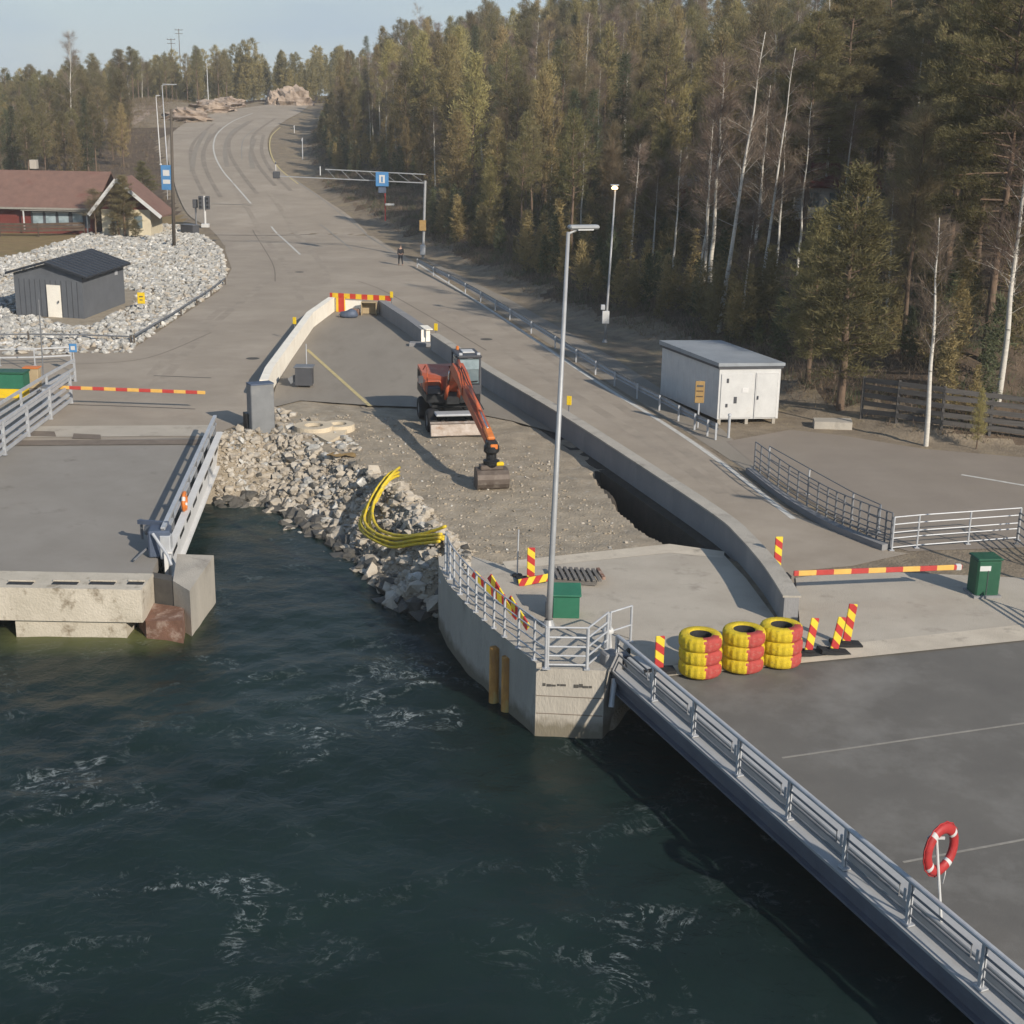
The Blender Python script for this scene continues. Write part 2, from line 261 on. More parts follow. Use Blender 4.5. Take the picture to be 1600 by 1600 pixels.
k_(tc_.outputs['Object'], sx_.inputs[0]); k_(tc_.outputs['Object'], n_.inputs['Vector']); k_(n_.outputs['Fac'], ad_.inputs[0]); k_(sx_.outputs['Z'], ad_.inputs[2]); k_(ad_.outputs[0], mr_.inputs[0]); k_(mr_.outputs[0], mm_.inputs['Factor']); k_(src_, mm_.inputs['A']); k_(mm_.outputs['Result'], b_.inputs['Base Color'])
# ------------------------------------------------------------------ mesh helpers
class MB:
    def __init__(s): s.v = []; s.f = []; s.m = []
    def add(s, vs, fs, mi=0):
        o = len(s.v); s.v += [tuple(v) for v in vs]; s.f += [tuple(i + o for i in f) for f in fs]; s.m += [mi] * len(fs); return s
    def box(s, c, size, rz=0, mi=0, rot=None, bev=0.):
        hx, hy, hz = size[0] / 2, size[1] / 2, size[2] / 2
        mt = rot if rot is not None else Matrix.Rotation(rz, 3, 'Z'); c = Vector(c)
        b = min(bev, hx * .9, hy * .9, hz * .9)
        if b <= 0:
            vs = [c + mt @ Vector((x, y, z)) for x in (-hx, hx) for y in (-hy, hy) for z in (-hz, hz)]
            return s.add(vs, [(0, 1, 3, 2), (4, 6, 7, 5), (0, 4, 5, 1), (2, 3, 7, 6), (0, 2, 6, 4), (1, 5, 7, 3)], mi)
        vs = []; idx = {}
        for sx in (-1, 1):
            for sy in (-1, 1):
                for sz in (-1, 1):
                    for a in range(3):
                        p = [sx * (hx - b), sy * (hy - b), sz * (hz - b)]; p[a] = (sx * hx, sy * hy, sz * hz)[a]
                        idx[(sx, sy, sz, a)] = len(vs); vs.append(c + mt @ Vector(p))
        fs = []
        sg = (-1, 1)
        for a in range(3):
            o1, o2 = (a + 1) % 3, (a + 2) % 3
            for sa in sg:
                q = []
                for s1, s2 in ((-1, -1), (1, -1), (1, 1), (-1, 1)):
                    k = [0, 0, 0]; k[a] = sa; k[o1] = s1; k[o2] = s2; q.append(idx[(*k, a)])
                fs.append(q if sa > 0 else q[::-1])
            for s1 in sg:       # edges along axis a
                for s2 in sg:
                    q = []
                    for sa, ax in ((-1, o1), (1, o1), (1, o2), (-1, o2)):
                        k = [0, 0, 0]; k[a] = sa; k[o1] = s1; k[o2] = s2; q.append(idx[(*k, ax)])
                    fs.append(q)
        for sx in sg:
            for sy in sg:
                for sz in sg: fs.append([idx[(sx, sy, sz, a)] for a in range(3)])
        return s.add(vs, fs, mi)
    def beam(s, a, b, w, h, mi=0, up=(0, 0, 1), bev=0.):
        a = Vector(a); b = Vector(b); d = (b - a); l = d.length; d.normalize(); up = Vector(up)
        sd = d.cross(up)
        if sd.length < 1e-4: sd = d.cross(Vector((0, 1, 0)))
        sd.normalize(); u = sd.cross(d)
        return s.box((a + b) / 2, (l, w, h), rot=Matrix((d, -sd, u)).transposed(), mi=mi, bev=bev)
    def tube(s, pts, r, n=8, mi=0, cap=True):
        pts = [Vector(p) for p in pts]; N = len(pts); rs = r if isinstance(r, (list, tuple)) else [r] * N
        vs = []; fs = []; ref = None
        for i, p in enumerate(pts):
            d = (pts[min(i + 1, N - 1)] - pts[max(i - 1, 0)]).normalized()
            if ref is None: ref = Vector((0, 0, 1)) if abs(d.z) < .9 else Vector((1, 0, 0))
            a = d.cross(ref).normalized(); b = a.cross(d).normalized(); ref = b
            for k in range(n):
                t = 2 * math.pi * k / n; vs.append(p + (a * math.cos(t) + b * math.sin(t)) * rs[i])
        for i in range(N - 1):
            for k in range(n):
                k2 = (k + 1) % n; fs.append((i * n + k, i * n + k2, (i + 1) * n + k2, (i + 1) * n + k))
        if cap: fs.append(tuple(range(n))[::-1]); fs.append(tuple((N - 1) * n + k for k in range(n)))
        return s.add(vs, fs, mi)
    def lathe(s, prof, c=(0, 0, 0), n=24, axis='Z', mi=0, mfun=None):
        c = Vector(c); vs = []; m = len(prof)
        for i in range(n):
            t = 2 * math.pi * i / n
            for r, h in prof:
                p = {'Z': (r * math.cos(t), r * math.sin(t), h), 'Y': (r * math.cos(t), h, r * math.sin(t)), 'X': (h, r * math.cos(t), r * math.sin(t))}[axis]
                vs.append(c + Vector(p))
        for i in range(n):
            i2 = (i + 1) % n
            fs = [(i * m + j, i2 * m + j, i2 * m + j + 1, i * m + j + 1) for j in range(m - 1)]
            o = len(s.v)
            if i == 0: base = o; s.v += [tuple(v) for v in vs]
            s.f += [tuple(q + base for q in f) for f in fs]
            s.m += [mfun(i / n, j) if mfun else mi for j in range(m - 1)]
        return s
    def prism(s, poly, z0, z1, mi=0, mtop=None):
        n = len(poly); z0 = z0 if hasattr(z0, '__len__') else [z0] * n; z1 = z1 if hasattr(z1, '__len__') else [z1] * n
        vs = [(p[0], p[1], z0[i]) for i, p in enumerate(poly)] + [(p[0], p[1], z1[i]) for i, p in enumerate(poly)]
        tri = geometry.tessellate_polygon([[Vector((p[0], p[1], 0)) for p in poly]])
        ar = sum(poly[i][0] * poly[(i + 1) % n][1] - poly[(i + 1) % n][0] * poly[i][1] for i in range(n))
        sd = [(i, (i + 1) % n, n + (i + 1) % n, n + i) for i in range(n)]
        if ar < 0: sd = [f[::-1] for f in sd]
        s.add(vs, sd, mi); o = len(s.v) - 2 * n
        for t in tri:
            a = [poly[i] for i in t]; cr = (a[1][0] - a[0][0]) * (a[2][1] - a[0][1]) - (a[1][1] - a[0][1]) * (a[2][0] - a[0][0])
            t = tuple(t) if cr > 0 else tuple(t)[::-1]
            s.f.append(tuple(o + n + i for i in t)); s.m.append(mi if mtop is None else mtop)
            s.f.append(tuple(o + i for i in t[::-1])); s.m.append(mi)
        return s
    def sheet(s, poly, mi=0):
        o = len(s.v); s.v += [tuple(p) for p in poly]
        for t in geometry.tessellate_polygon([[Vector((p[0], p[1], 0)) for p in poly]]):
            a = [poly[i] for i in t]; cr = (a[1][0] - a[0][0]) * (a[2][1] - a[0][1]) - (a[1][1] - a[0][1]) * (a[2][0] - a[0][0])
            t = tuple(t) if cr > 0 else tuple(t)[::-1]; s.f.append(tuple(o + i for i in t)); s.m.append(mi)
        return s
    def strip(s, left, right, mi=0):
        n = len(left); return s.add(list(left) + list(right), [(i, n + i, n + i + 1, i + 1) for i in range(n - 1)], mi)
    def build(s, name, mats, parent=None, smooth=False, world=False, origin=None):
        if isinstance(mats, str): mats = [mats]
        off = origin if origin is not None else (LOC.get(root_of(parent).name, Vector()) if (parent and world) else Vector())
        me = bpy.data.meshes.new(name)
        v = np.array(s.v, float).reshape(-1, 3) - np.array(off)
        me.from_pydata(v.tolist(), [], s.f)
        for q in mats: me.materials.append(MATS[q])
        if len(mats) > 1: me.polygons.foreach_set('material_index', np.array(s.m, np.int32))
        if smooth: me.polygons.foreach_set('use_smooth', np.ones(len(s.f), bool))
        me.update()
        o = bpy.data.objects.new(name, me); C.objects.link(o)
        if parent: o.parent = parent
        if origin is not None and not parent: o.location = origin
        return o
LOC = {}
def root_of(o):
    while o.parent: o = o.parent
    return o
def tag(o, label=None, cat=None, group=None, kind=None):
    if label: o['label'] = label
    if cat: o['category'] = cat
    if group: o['group'] = group
    if kind: o['kind'] = kind
    return o
def thing(name, label, cat, loc=(0, 0, 0), rz=0, group=None):
    o = bpy.data.objects.new(name, None); C.objects.link(o); o.location = loc; o.rotation_euler = (0, 0, rz); o.empty_display_size = .3
    LOC[o.name] = Vector(loc); return tag(o, label, cat, group)
def copy_tree(o, parent=None):
    c = o.copy(); C.objects.link(c)
    if parent: c.parent = parent
    for ch in o.children: copy_tree(ch, c)
    return c
def struct(name, mb, mats, smooth=False): return tag(mb.build(name, mats, smooth=smooth), kind='structure')
def npmesh(name, v, f, mats, mi=None, smooth=False, parent=None):
    """v (n,3), f (m,3 or 4) arrays"""
    me = bpy.data.meshes.new(name); n, k = f.shape
    me.vertices.add(len(v)); me.vertices.foreach_set('co', v.astype(np.float32).ravel())
    me.loops.add(n * k); me.loops.foreach_set('vertex_index', f.astype(np.int32).ravel())
    me.polygons.add(n); me.polygons.foreach_set('loop_start', (np.arange(n) * k).astype(np.int32))
    me.polygons.foreach_set('use_smooth', np.full(n, bool(smooth)))
    for q in (mats if isinstance(mats, (list, tuple)) else [mats]): me.materials.append(MATS[q])
    if mi is not None: me.polygons.foreach_set('material_index', mi.astype(np.int32))
    me.update(calc_edges=True); me.validate()
    o = bpy.data.objects.new(name, me); C.objects.link(o)
    if parent: o.parent = parent
    return o
def offs(pts, d):
    """offset a plan polyline to its left by d"""
    out = []
    for i, p in enumerate(pts):
        a = pts[max(i - 1, 0)]; b = pts[min(i + 1, len(pts) - 1)]; t = Vector((b[0] - a[0], b[1] - a[1], 0)).normalized()
        out.append(Vector((p[0] - t.y * d, p[1] + t.x * d, p[2])))
    return out
def resample(pts, step):
    out = [Vector(pts[0])]
    for a, b in zip(pts[:-1], pts[1:]):
        a = Vector(a); b = Vector(b); n = max(1, int((b - a).length / step))
        out += [a.lerp(b, (i + 1) / n) for i in range(n)]
    return out
def smooth_pts(pts, n=6):
    pts = [Vector(p) for p in pts]; out = []
    for i in range(len(pts) - 1):
        p0 = pts[max(i - 1, 0)]; p1 = pts[i]; p2 = pts[i + 1]; p3 = pts[min(i + 2, len(pts) - 1)]
        for k in range(n):
            t = k / n; out.append(.5 * ((2 * p1) + (p2 - p0) * t + (2 * p0 - 5 * p1 + 4 * p2 - p3) * t * t + (3 * p1 - p0 - 3 * p2 + p3) * t ** 3))
    out.append(pts[-1]); return out

# ------------------------------------------------------------------ ground sheet
def axis(*segs):
    out = []
    for a, b, st in segs: out.append(np.arange(a, b, st))
    return np.concatenate(out)
gx = axis((-1200, -400, 100), (-400, -60, 10), (-60, -17, 1.0), (-17, 2.5, .25), (2.5, 8.2, .1), (8.2, 16, .25), (16, 60, 1.2), (60, 400, 10), (400, 1201, 100)); gy = axis((-60, 28, 8), (28, 33, 1), (33, 43.8, .25), (43.8, 54.6, .1), (54.6, 90, .25), (90, 140, 1), (140, 360, 3), (360, 1200, 25))
X, Y = np.meshgrid(gx, gy); Z = land(X, Y)
V = np.stack([X, Y, Z], -1).reshape(-1, 3); nx, ny = len(gx), len(gy)
ii = (np.arange(ny - 1)[:, None] * nx + np.arange(nx - 1)[None, :]).ravel()
Fq = np.stack([ii, ii + 1, ii + nx + 1, ii + nx], -1)
cx, cy = V[Fq].mean(1)[:, 0], V[Fq].mean(1)[:, 1]
cov = np.zeros(len(Fq), int)      # 0 verge, 1 gravel, 2 forest, 3 lawn, 4 rock
cov[inpoly(cx, cy, PIT) | (~inpoly(cx, cy, COAST))] = 1
cov[(cx > np.interp(cy, XE[:, 0], XE[:, 1]) + 2.5 + vnoise(cx, cy, 3, 9) * 3) & (cy > 50)] = 2
lf = cx < np.interp(cy, XL[:, 0], XL[:, 1]) - 1
cov[lf & (cy > 108) & (cy < 165)] = 3; cov[lf & (cy >= 165)] = 2; cov[(cy > 335)] = 2
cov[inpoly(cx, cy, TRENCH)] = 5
cov[np.exp(-(((cx + 76) / 9) ** 2 + ((cy - 292) / 26) ** 2)) > .25] = 4
gr = npmesh('ground', V, Fq, ['verge', 'gravel', 'forest_floor', 'dry_lawn', 'rock_red', 'trench_dark'], cov, True); tag(gr, kind='structure')

# ------------------------------------------------------------------ water
wx = axis((-300, -24, 6), (-24, 16, .2), (16, 301, 6)); wy = axis((-200, 16, 6), (16, 60.1, .2))
X, Y = np.meshgrid(wx, wy)
U = X + 2.2 * vnoise(X, Y, 6, 21) + .9 * vnoise(X, Y, 2.3, 22); Q = Y + 2.2 * vnoise(X, Y, 6, 23) + .9 * vnoise(X, Y, 2.3, 24)
Zw = sum(a * np.sin((U * math.cos(t) + Q * math.sin(t)) * 2 * math.pi / l + ph) for a, l, t, ph in
         ((.035, 4.6, 1.2, 0), (.028, 2.7, 1.9, 2), (.02, 1.7, .7, 4), (.013, 1.1, 2.4, 1), (.009, .8, 1.4, 3)))
Zw = .6 * Zw * (.55 + 1.3 * (vnoise(X, Y, 8, 30) + .5)) + WATER_Z
V = np.stack([X, Y, Zw], -1).reshape(-1, 3); nx, ny = len(wx), len(wy)
ii = (np.arange(ny - 1)[:, None] * nx + np.arange(nx - 1)[None, :]).ravel()
m = bpy.data.materials.new('sea'); m.use_nodes = True; t = m.node_tree; b = t.nodes['Principled BSDF']; n = t.nodes.new; k = t.links.new
b.inputs['Roughness'].default_value = .10; b.inputs['IOR'].default_value = 1.33; b.inputs['Specular IOR Level'].default_value = .12
tc = n('ShaderNodeTexCoord')
def noise(s, d=6, dist=0., r=.6):
    q = n('ShaderNodeTexNoise'); q.inputs['Scale'].default_value = s; q.inputs['Detail'].default_value = d; q.inputs['Distortion'].default_value = dist; q.inputs['Roughness'].default_value = r; k(tc.outputs['Object'], q.inputs['Vector']); return q
def mrange(src, a, b_, c=0, d=1):
    q = n('ShaderNodeMapRange'); q.inputs[1].default_value = a; q.inputs[2].default_value = b_; q.inputs[3].default_value = c; q.inputs[4].default_value = d; k(src, q.inputs[0]); return q.outputs[0]
def mth(op, a, b_):
    q = n('ShaderNodeMath'); q.operation = op
    for i, s_ in enumerate((a, b_)):
        if isinstance(s_, (int, float)): q.inputs[i].default_value = s_
        else: k(s_, q.inputs[i])
    return q.outputs[0]
big = noise(.34, 6, 1.2); vein = noise(.9, 7, 2.2, .66); fine = noise(5, 5, .5)
ridge = mth('SUBTRACT', 1.0, mth('MULTIPLY', mth('ABSOLUTE', mth('SUBTRACT', vein.outputs['Fac'], .5), 0), 9.0))
foam = mth('MULTIPLY', mth('MULTIPLY', mrange(ridge, .6, 1), mrange(big.outputs['Fac'], .57, .70)), mrange(fine.outputs['Fac'], .42, .62))
fd = None
for fx_, fy_, fr_ in ((690, 1090, 3.6), (570, 1150, 3.0), (240, 1420, 3.4), (130, 1240, 2.4), (420, 1370, 2.6), (1030, 1480, 2.2), (350, 1060, 1.8)):
    q_ = P(fx_, fy_, WATER_Z); ds = n('ShaderNodeVectorMath'); ds.operation = 'DISTANCE'; ds.inputs[1].default_value = q_; k(tc.outputs['Object'], ds.inputs[0]); g_ = mrange(ds.outputs['Value'], .3 * fr_, fr_, 1, 0); fd = g_ if fd is None else mth('MAXIMUM', fd, g_)
foam = mth('MULTIPLY', mth('MULTIPLY', mrange(ridge, .62, 1), mth('MULTIPLY', mth('ADD', .22, mth('MULTIPLY', fd, .78)), mrange(big.outputs['Fac'], .53, .66))), mrange(fine.outputs['Fac'], .42, .62))
wc = n('ShaderNodeMix'); wc.data_type = 'RGBA'; wc.inputs['A'].default_value = (.008, .0172, .0158, 1); wc.inputs['B'].default_value = (.012, .025, .0225, 1); k(mrange(noise(.15, 3).outputs['Fac'], .4, .6), wc.inputs['Factor'])
# shallow algae-covered footing showing through by the old ramp nose
sp = n('ShaderNodeSeparateXYZ'); k(tc.outputs['Object'], sp.inputs[0])
NOSE = P(150, 1000, WATER_Z)
ex = mrange(mth('ABSOLUTE', mth('SUBTRACT', sp.outputs['X'], NOSE.x - .2), 0), 2.3, 3.4, 1, 0); ey = mrange(mth('ABSOLUTE', mth('SUBTRACT', sp.outputs['Y'], NOSE.y + .7), 0), .6, 2.2, 1, 0)
sh = n('ShaderNodeMix'); sh.data_type = 'RGBA'; sh.inputs['B'].default_value = (.12, .125, .045, 1); k(mth('MULTIPLY', mth('MULTIPLY', ex, ey), .8), sh.inputs['Factor']); k(wc.outputs['Result'], sh.inputs['A'])
fm = n('ShaderNodeMix'); fm.data_type = 'RGBA'; fm.inputs['B'].default_value = (.42, .46, .45, 1); k(foam, fm.inputs['Factor']); k(sh.outputs['Result'], fm.inputs['A']); k(fm.outputs['Result'], b.inputs['Base Color'])
k(mth('ADD', .08, mth('MULTIPLY', foam, .5)), b.inputs['Roughness'])
bp = n('ShaderNodeBump'); bp.inputs['Strength'].default_value = .4; bp.inputs['Distance'].default_value = .08; k(noise(3.2, 7, .8, .6).outputs['Fac'], bp.inputs['Height']); k(bp.outputs['Normal'], b.inputs['Normal'])
MATS['sea'] = m
tag(npmesh('water', V, np.stack([ii, ii + 1, ii + nx + 1, ii + nx], -1), 'sea', None, True), kind='structure')

# ------------------------------------------------------------------ roads and pavements
WHITE_OUT = offs(WHITE_IN, .42)       # wall runs away from the viewer, its outer side is to the left
GREY1_OUT = offs(GREY1_IN, .55)
GREY2_OUT = offs(GREY2_IN, .42)
def onz(pts, z): return [Vector((p[0], p[1], z)) for p in pts]
road_left = [(0, 548), (205, 547), (342, 455), (362, 420), (352, 392)]
apron = onz([P(-150, 693), P(0, 692), P(325, 684), P(380, 660)] + WHITE_OUT + offs([WHITE_IN[-1], GREY1_IN[0]], .45) + GREY1_OUT + GREY2_OUT[:-1]
            + [P(1245, 975), P(1240, 893), P(1330, 885), P(1420, 865), P(1395, 862), P(1330, 838), P(1240, 805), P(1120, 712), P(920, 582), P(640, 405), P(572, 362)]
            + [P(352, 380)] + [P(a, b) for a, b in road_left[::-1]] + [P(-150, 549)], .012)
struct('road', MB().sheet(apron), 'asphalt')
LE = [(350, 384), (332, 362), (296, 338), (278, 305), (270, 275), (261, 240), (268, 210), (300, 188), (350, 174), (420, 164), (462, 158)]
RE = [(576, 366), (545, 338), (515, 318), (488, 300), (462, 282), (430, 258), (418, 228), (424, 207), (445, 190), (470, 176), (487, 163)]
ls = smooth_pts([G(*p) for p in LE], 8); rs = smooth_pts([G(*p) for p in RE], 8)
mb = MB()
NL = 8; rows = []
for a, b_ in zip(ls, rs):
    rows.append([Vector((q.x, q.y, max(lz(q.x, q.y), 0) + .02 + .08 * min(1, max(0, (q.y - 150) / 25)))) for q in [a.lerp(b_, i / NL) for i in range(NL + 1)]])
for r in rows[:1]:
    for q in r: q.z = .02
for i in range(len(rows) - 1):
    for j in range(NL): mb.add([rows[i][j], rows[i][j + 1], rows[i + 1][j + 1], rows[i + 1][j]], [(0, 1, 2, 3)])
struct('hill_road', mb, 'asphalt', True)
def marking(name, px, w, mat, dz=.13, closed=False):
    pts = smooth_pts([G(*p) for p in px], 6); pts = resample(pts, 2.)
    for p in pts: p.z = max(lz(p.x, p.y), 0) + (.036 if p.y > 144 else .019) + (dz - .13) * .3 + .08 * min(1, max(0, (p.y - 150) / 25))
    a = offs(pts, w / 2); b_ = offs(pts, -w / 2)
    return struct(name, MB().strip(b_, a) if False else MB().strip(a, b_), mat)
marking('lane_line', [(392, 320), (368, 292), (348, 268), (336, 245), (334, 225), (342, 207), (365, 190), (395, 178)], .22, 'line_white')
marking('lane_line', [(424, 355), (446, 377), (469, 398)], .2, 'line_white')
marking('lane_line', [(378, 250), (378, 228), (384, 214), (402, 200)], .16, 'line_faint')
marking('lane_line', [(500, 352), (520, 367), (552, 392)], .16, 'line_faint')
marking('edge_line', [(466, 289), (434, 262), (422, 236), (424, 214), (438, 200)], .2, 'line_yellow')
marking('edge_line', [(640, 412), (600, 386), (560, 356), (520, 325), (487, 301), (464, 285)], .18, 'line_faint')
marking('edge_line', [(652, 412), (780, 494), (920, 589), (1040, 664), (1120, 719), (1180, 765), (1240, 812)], .22, 'line_white')
marking('stop_line', [(330, 320), (360, 321), (395, 322)], .5, 'line_faint')
marking('road_joint', [(335, 368), (420, 369), (512, 366)], .25, 'joint')
marking('road_joint', [(240, 588), (300, 590), (330, 591)], .12, 'joint')
marking('road_joint', [(80, 632), (200, 636), (305, 640)], .12, 'joint')
for a in ([(402, 305), (372, 265), (358, 236), (364, 212), (396, 188)], [(430, 292), (402, 258), (393, 230), (400, 208), (430, 186)], [(318, 305), (300, 262), (302, 225), (334, 194)], [(345, 310), (322, 266), (320, 232), (345, 200)], [(455, 300), (424, 268), (409, 238), (412, 212)]): marking('tyre_track', a, .55, 'track_dark', .117)
# tar and wheel-track streaks
for a in ([(300, 270), (306, 235), (322, 205)], [(355, 262), (352, 235), (362, 208), (390, 190)], [(395, 265), (392, 240), (398, 218)], [(320, 262), (318, 238), (330, 210)]): marking('wheel_track', a, .7, 'asphalt_inner', .115)
for a in ([(470, 470), (450, 420), (400, 350), (372, 300), (362, 270)], [(512, 440), (500, 410), (450, 345), (418, 300)], [(250, 600), (320, 520), (380, 470), (430, 430)], [(190, 640), (280, 540), (350, 480)], [(690, 482), (830, 575), (990, 676), (1130, 772)], [(745, 482), (900, 588), (1035, 680), (1180, 785)]): marking('wheel_track', a, .55, 'asphalt_worn', .118)
for a in ([(430, 440), (425, 410), (395, 360)], [(560, 440), (600, 455), (680, 500), (760, 548)], [(110, 570), (230, 560), (330, 520)]): marking('tar_seam', a, .09, 'worn_brown', .121)
for px, py in ((468, 425), (395, 560), (760, 530)):
    p = P(px, py, .016); struct('manhole_lid', MB().lathe([(0, .006), (.33, .006), (.38, .0)], p, 20), 'joint')
# inner lane between the walls
inner = onz([P(421, 640, PIT_Z)] + [P(432, 604, PIT_Z)] + WHITE_IN[2:] + GREY1_IN + GREY2_IN[:3] + [P(800, 660, PIT_Z), P(700, 640, PIT_Z), P(585, 636, PIT_Z), P(470, 628, PIT_Z)], PIT_Z + .075)
struct('inner_lane', MB().sheet(inner), 'asphalt_inner')
kl = [P(480, 546, PIT_Z + .085), P(578, 634, PIT_Z + .085)]; struct('lane_line', MB().strip(offs(kl, .1), offs(kl, -.1)), 'line_yellow')
# concrete apron above the pier
ap = onz([P(748, 905), P(788, 884), P(1045, 857), P(1130, 868), P(1165, 905), P(1222, 982), P(1250, 982), P(1243, 905), P(1330, 893), P(1600, 905), P(1700, 910), P(1700, 992), P(1600, 1001), P(1330, 1030), P(1215, 1040), P(1030, 1056), P(985, 1030), P(985, 1000), P(940, 985), P(855, 985)], .045)
struct('concrete_apron', MB().sheet(ap), 'slab')
struct('apron_edge', MB().strip(onz([P(1015, 1062), P(1330, 1034), P(1600, 1004), P(1720, 992)], .052), onz([P(1010, 1048), P(1330, 1010), P(1600, 978), P(1720, 966)], .052)) if False else
       MB().strip(onz([P(1010, 1048), P(1330, 1008), P(1600, 978), P(1720, 966)], .052), onz([P(1015, 1062), P(1330, 1031), P(1600, 1003), P(1720, 991)], .052)), 'slab_pale')
struct('apron_edge', MB().strip(onz([P(785, 880), P(1046, 852), P(1132, 864)], .052), onz([P(792, 892), P(1046, 866), P(1130, 874)], .052)), 'slab_pale')
# parking ground on the right
pk = onz([P(1135, 690), P(1235, 672), P(1310, 680), P(1445, 702), P(1600, 715), P(1800, 720), P(1800, 862), P(1600, 856), P(1420, 862), P(1385, 852), P(1290, 798), P(1190, 735)], .014)
struct('parking_ground', MB().sheet(pk), 'parking')
marking('parking_line', [(1502, 743), (1550, 751), (1605, 760), (1700, 776)], .18, 'line_white')
struct('footpath', MB().sheet(onz([P(660, 402), P(800, 470), P(960, 560), P(1130, 672), P(1180, 720), P(1175, 742), P(1120, 705), P(920, 578), P(760, 474)], .009)), 'asphalt_inner')

# ------------------------------------------------------------------ quay pier
pier_poly = pp((700, 862), (685, 877), (686, 893), (700, 920), (735, 960), (780, 998), (838, 1045), (945, 1050), (990, 1004), (1000, 998), (1048, 862), (785, 884), (730, 868))
t = thing('quay_pier', 'concrete pier with a curved side standing in the water below the tall lamp post', 'pier', P(838, 1045))
MB().prism(pier_poly, -4, .03).build('pier_wall', 'pier_concrete', t, world=True)
cap = offs(pier_poly[2:8], -.18); mb = MB()
mb.prism(pier_poly[1:7] + [p + Vector((.28, .1, 0)) for p in pier_poly[1:7]][::-1], .032, .16); mb.build('coping', 'concrete', t, world=True)
for z_ in (-.75, -1.25): MB().beam(P(838, 1045) + Vector((.02, -.004, z_)), P(945, 1050) + Vector((-.02, -.004, z_)), .012, .02).build('form_joint', 'worn_brown', t, world=True)
mb = MB()
for a, b_ in (((693, 905), (722, 938)), ((736, 952), (762, 976))): mb.beam(P(*a, -.25) + Vector((-.12, -.1, 0)), P(*b_, -.25) + Vector((-.12, -.1, 0)), .05, .08)
mb.build('cable_strip', 'white_paint', t, world=True)
for i in range(9):
    f = (.12 + .07 * i) if i < 5 else (.52 + .07 * (i - 4)); p = P(838, 1045).lerp(P(945, 1050), f); MB().box((p.x, p.y - .003, -.42 + random.uniform(-.03, .03)), (random.uniform(.06, .16), .012, random.uniform(.05, .1))).build('bolt_hole', 'joint', t, world=True)
for i, (px, py, lab) in enumerate(((776, 1093, 'rusty ochre fender pile against the shaded pier wall, left of the pair'), (795, 1106, 'rusty ochre fender pile against the shaded pier wall, right of the pair'))):
    p = P(px, py, WATER_Z) + Vector((-.08, -.14, 0)); t = thing('fender_pile', lab, 'pile', p, group='fender piles on the pier wall')
    MB().tube([(0, 0, -2), (0, 0, 1.62 - .05 * i)], .14, 14).build('pile_tube', 'pile', t, True)
    MB().beam((.16, .0, -1), (.16, .02, 1.6), .07, .16).build('rub_rail', 'pile', t)
# timber gangway propped between pier and ramp
t = thing('gangway_ladder', 'dark weathered ladder leaning from the water up to the gap beside the pier', 'ladder', P(905, 1140, WATER_Z))
sh_ = Vector((0, -.55, 0)); a0, a1 = P(898, 1136, WATER_Z - .2) + sh_, P(952, 1034, .0) + sh_ * .6; b0, b1 = P(922, 1120, WATER_Z - .2), P(976, 1046, .0); dl = Vector((.45, .12, 0))
for q in ((a0, a1), (a0 + dl, a1 + dl)): MB().beam(*q, .09, .14).build('rail', 'old_wood', t, world=True)
for i in range(9):
    f = .08 + i * .105; MB().beam(a0.lerp(a1, f), (a0 + dl).lerp(a1 + dl, f), .05, .06).build('rung', 'old_wood', t, world=True)
t = thing('hinge_bracket', 'grey steel bracket and hydraulic strut joining the pier to the dark ferry ramp', 'bracket', P(955, 1035))
MB().box(P(955, 1032, .1), (.5, .4, .5), rz=.4, bev=.04).build('bracket_plate', 'concrete_grey', t, world=True)
MB().box(P(968, 1046, -.35), (.42, .3, .9), rz=.5, bev=.03).build('bracket_arm', 'girder', t, world=True)
MB().tube([P(960, 1060, -.3), P(955, 1105, -1.0)], .08, 10).build('strut', 'galv', t, world=True)
MB().tube([P(945, 1062, -.4), P(935, 1095, -1.2)], .06, 10).build('strut', 'galv_dark', t, world=True)
t = thing('bollard', 'small white capped bollard at the pier corner next to the railing', 'bollard', P(949, 1012, .03))
MB().lathe([(0, 0), (.14, 0), (.12, .06), (.1, .4), (.16, .44), (.16, .52), (.1, .6), (0, .62)], n=16).build('post', 'white_paint', t, True)

def railing(root, base, h, rails, post_idx=None, post_r=.035, rail_r=.025, mp='galv', mr='galv', square=False, foot=True):
    base = [Vector(p) for p in base]
    for i in (post_idx if post_idx is not None else range(len(base))):
        p = base[i]; mb = MB()
        if square: mb.beam(p, p + Vector((0, 0, h)), post_r * 2, post_r * 2)
        else: mb.tube([p, p + Vector((0, 0, h))], post_r, 8)
        if foot: mb.box(p + Vector((0, 0, .012)), (.16, .16, .024))
        mb.build('post', mp, root, world=True)
    for z in rails:
        mb = MB()
        if square:
            for a, b_ in zip(base[:-1], base[1:]): mb.beam(a + Vector((0, 0, z)), b_ + Vector((0, 0, z)), rail_r * 1.3, rail_r * 2.6)
        else: mb.tube([p + Vector((0, 0, z)) for p in base], rail_r, 8)
        mb.build('rail', mr, root, world=True)
e0, e1 = P(690, 885, .1), P(848, 1036, .1)
t = thing('railing', 'grey tube railing along the curved side of the pier above the water', 'railing', e0)
cb = [P(a, b_, .16) + Vector((.12, .06, 0)) for a, b_ in ((690, 890), (703, 917), (737, 957), (781, 996), (845, 1046))]
railing(t, resample(smooth_pts(cb, 3), 1.6), 1.15, (.25, .55, .85, 1.15), rail_r=.022)
t = thing('railing', 'short light grey five-rail railing across the end of the pier', 'railing', P(852, 1045, .03))
railing(t, [P(855, 1045, .03), P(917, 1046, .03), P(948, 1020, .03)], 1.15, (.12, .37, .62, .88, 1.15), rail_r=.028, post_r=.045)
